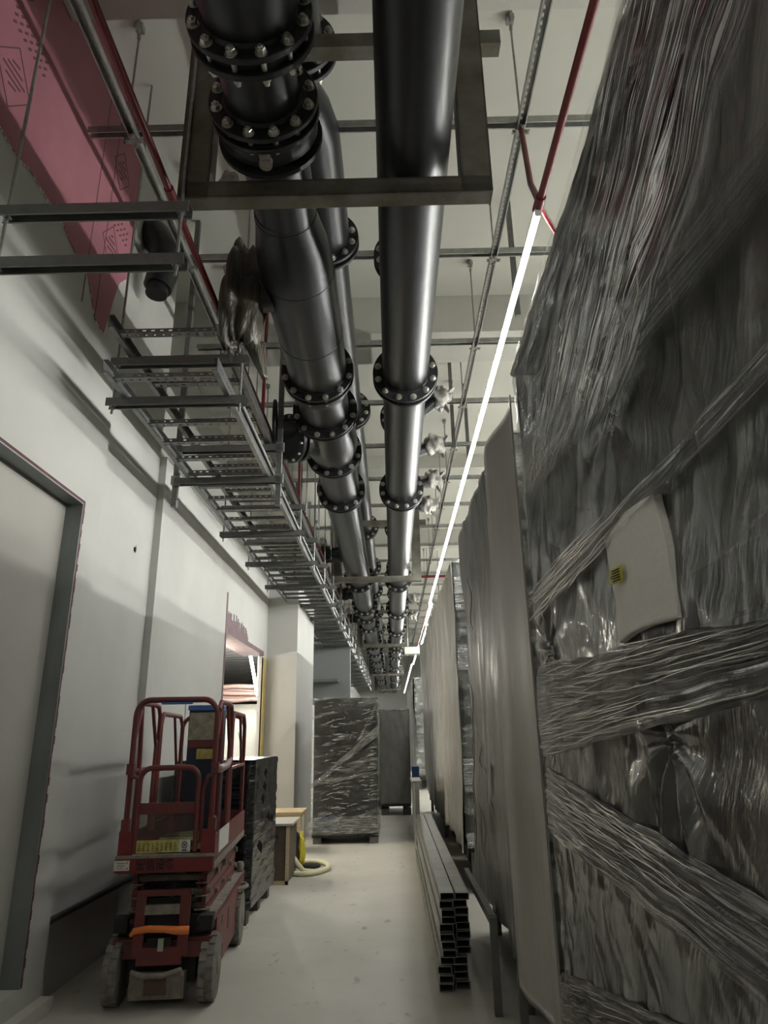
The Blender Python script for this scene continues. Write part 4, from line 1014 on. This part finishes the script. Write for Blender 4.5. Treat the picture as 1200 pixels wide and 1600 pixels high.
# tall rails
lp('front_rail', MB().tube(arch(-.335,.325,.90,1.87,-.0,.11), .021, 10), M_LIFT)
for s_, xx in ((-1,-.33),(1,.335)):
    o = MB().tube([(xx,.02,1.80),(xx,.10,1.855),(xx,.50,1.86),(xx,.62,1.85),(xx,.68,1.78),(xx,.68,.95)], .019, 10)
    o.tube([(xx+.0,.12,1.85),(xx-.0,.16,1.6),(xx,.18,1.45),(xx,.18,.95)], .019, 10)
    o.tube([(xx,.0,1.60),(xx,.14,1.84)], .015, 8).tube([(xx,.42,1.85),(xx,.62,1.55)], .016, 8).tube([(xx,.62,1.60),(xx,.60,.95)], .017, 8)
    o.tube([(xx,.0,1.40),(xx,.68,1.40)], .015, 8)
    lp('side_rail', o, M_LIFT)
    o = MB().tube([(xx,.74,.95),(xx,.74,1.72),(xx,.80,1.80),(xx,1.45,1.80),(xx,1.55,1.72),(xx,1.56,.95)], .019, 10).tube([(xx,.74,1.38),(xx,1.56,1.38)], .015, 8).tube([(xx,1.2,1.8),(xx,1.4,1.4)], .014, 8)
    lp('side_rail', o, M_LIFT)
    xa = xx+s_*-.085
    lp('inner_rail', MB().tube([(xx,-.01,1.37),(xx-s_*.05,-.01,1.36),(xa,-.01,1.28),(xa,-.01,.95)], .015, 8), M_LIFT)
lp('rear_rail', MB().tube(arch(-.33,.33,.95,1.80,1.57,.11), .019, 10).tube([(-.33,1.57,1.38),(.33,1.57,1.38)], .015, 8), M_LIFT)
lp('blue_bar', MB().box((-.13,-.03,1.838), (.12,.0,1.852)), M_BLUE)
for s_ in (-1,1):
    for z in (1.38,1.03): lp('rail_bracket', MB().box((s_*.335-.028,-.03,z), (s_*.335+.028,.02,z+.07)), M_LIFT)
lp('wrapped_tie', MB().tube([(.32,.0,1.44),(.35,.15,1.40),(.35,.35,1.405),(.34,.55,1.42),(.34,.68,1.45)], [.018,.03,.026,.03,.02], 8), mat('pink_grey_wrap', (.34,.24,.22), .4, bump=.8, bscale=25))
lp('hanging_wire', MB().tube([(.06,-.01,1.86),(.062,.0,1.7),(.058,.0,1.55),(.065,.02,1.45)], .0025, 5).tube([(.40,.7,1.65),(.43,.72,1.5),(.40,.72,1.38),(.37,.7,1.32)], .003, 5), M_DARK)
lp('hazard_knob', MB().cyl((.33,.10,.99), (.33,.10,1.07), .022, 12).cyl((.33,.10,1.07), (.33,.10,1.10), .012, 10), M_DUST)
lp('rear_coil', MB().tube([(.36,1.30,.42),(.42,1.34,.42),(.45,1.42,.42),(.42,1.5,.42),(.36,1.5,.42)], .018, 8).lathe((.34,1.65,.50), (0,0,1), [(0,.035),(.05,.04),(.07,.03)], 12), M_DUST)
sack('dust_cloth', 'crumpled green grey cloth lying on the lift platform', (-1.50,5.25,.90), (.2,.16,.07), mat('olive_cloth', (.15,.15,.06), .9), 6, 'cloth')
nb = thing('navy_carton', 'tall navy box with a blue top standing on the lift platform', 'box', (-1.60,6.05,.816), R(5))
MB().box((-.13,-.12,0), (.13,.2,1.02)).build('body', M_NAVY, nb, False)
MB().box((-.14,-.13,1.02), (.14,.21,1.06)).build('blue_lid', M_BLUE, nb, False)
MB().box((-.125,-.124,.78), (.10,-.12,1.0)).build('stained_paper', mat('stained_paper', (.40,.36,.27), .8, var=.5, vscale=16), nb, False)
MB().box((-.05,-.124,.63), (.12,-.12,.71)).build('yellow_sticker', M_YEL, nb, False)
MB().box((-.128,-.1235,.72), (.12,-.12,.775)).build('red_strip', M_LIFT, nb, False)
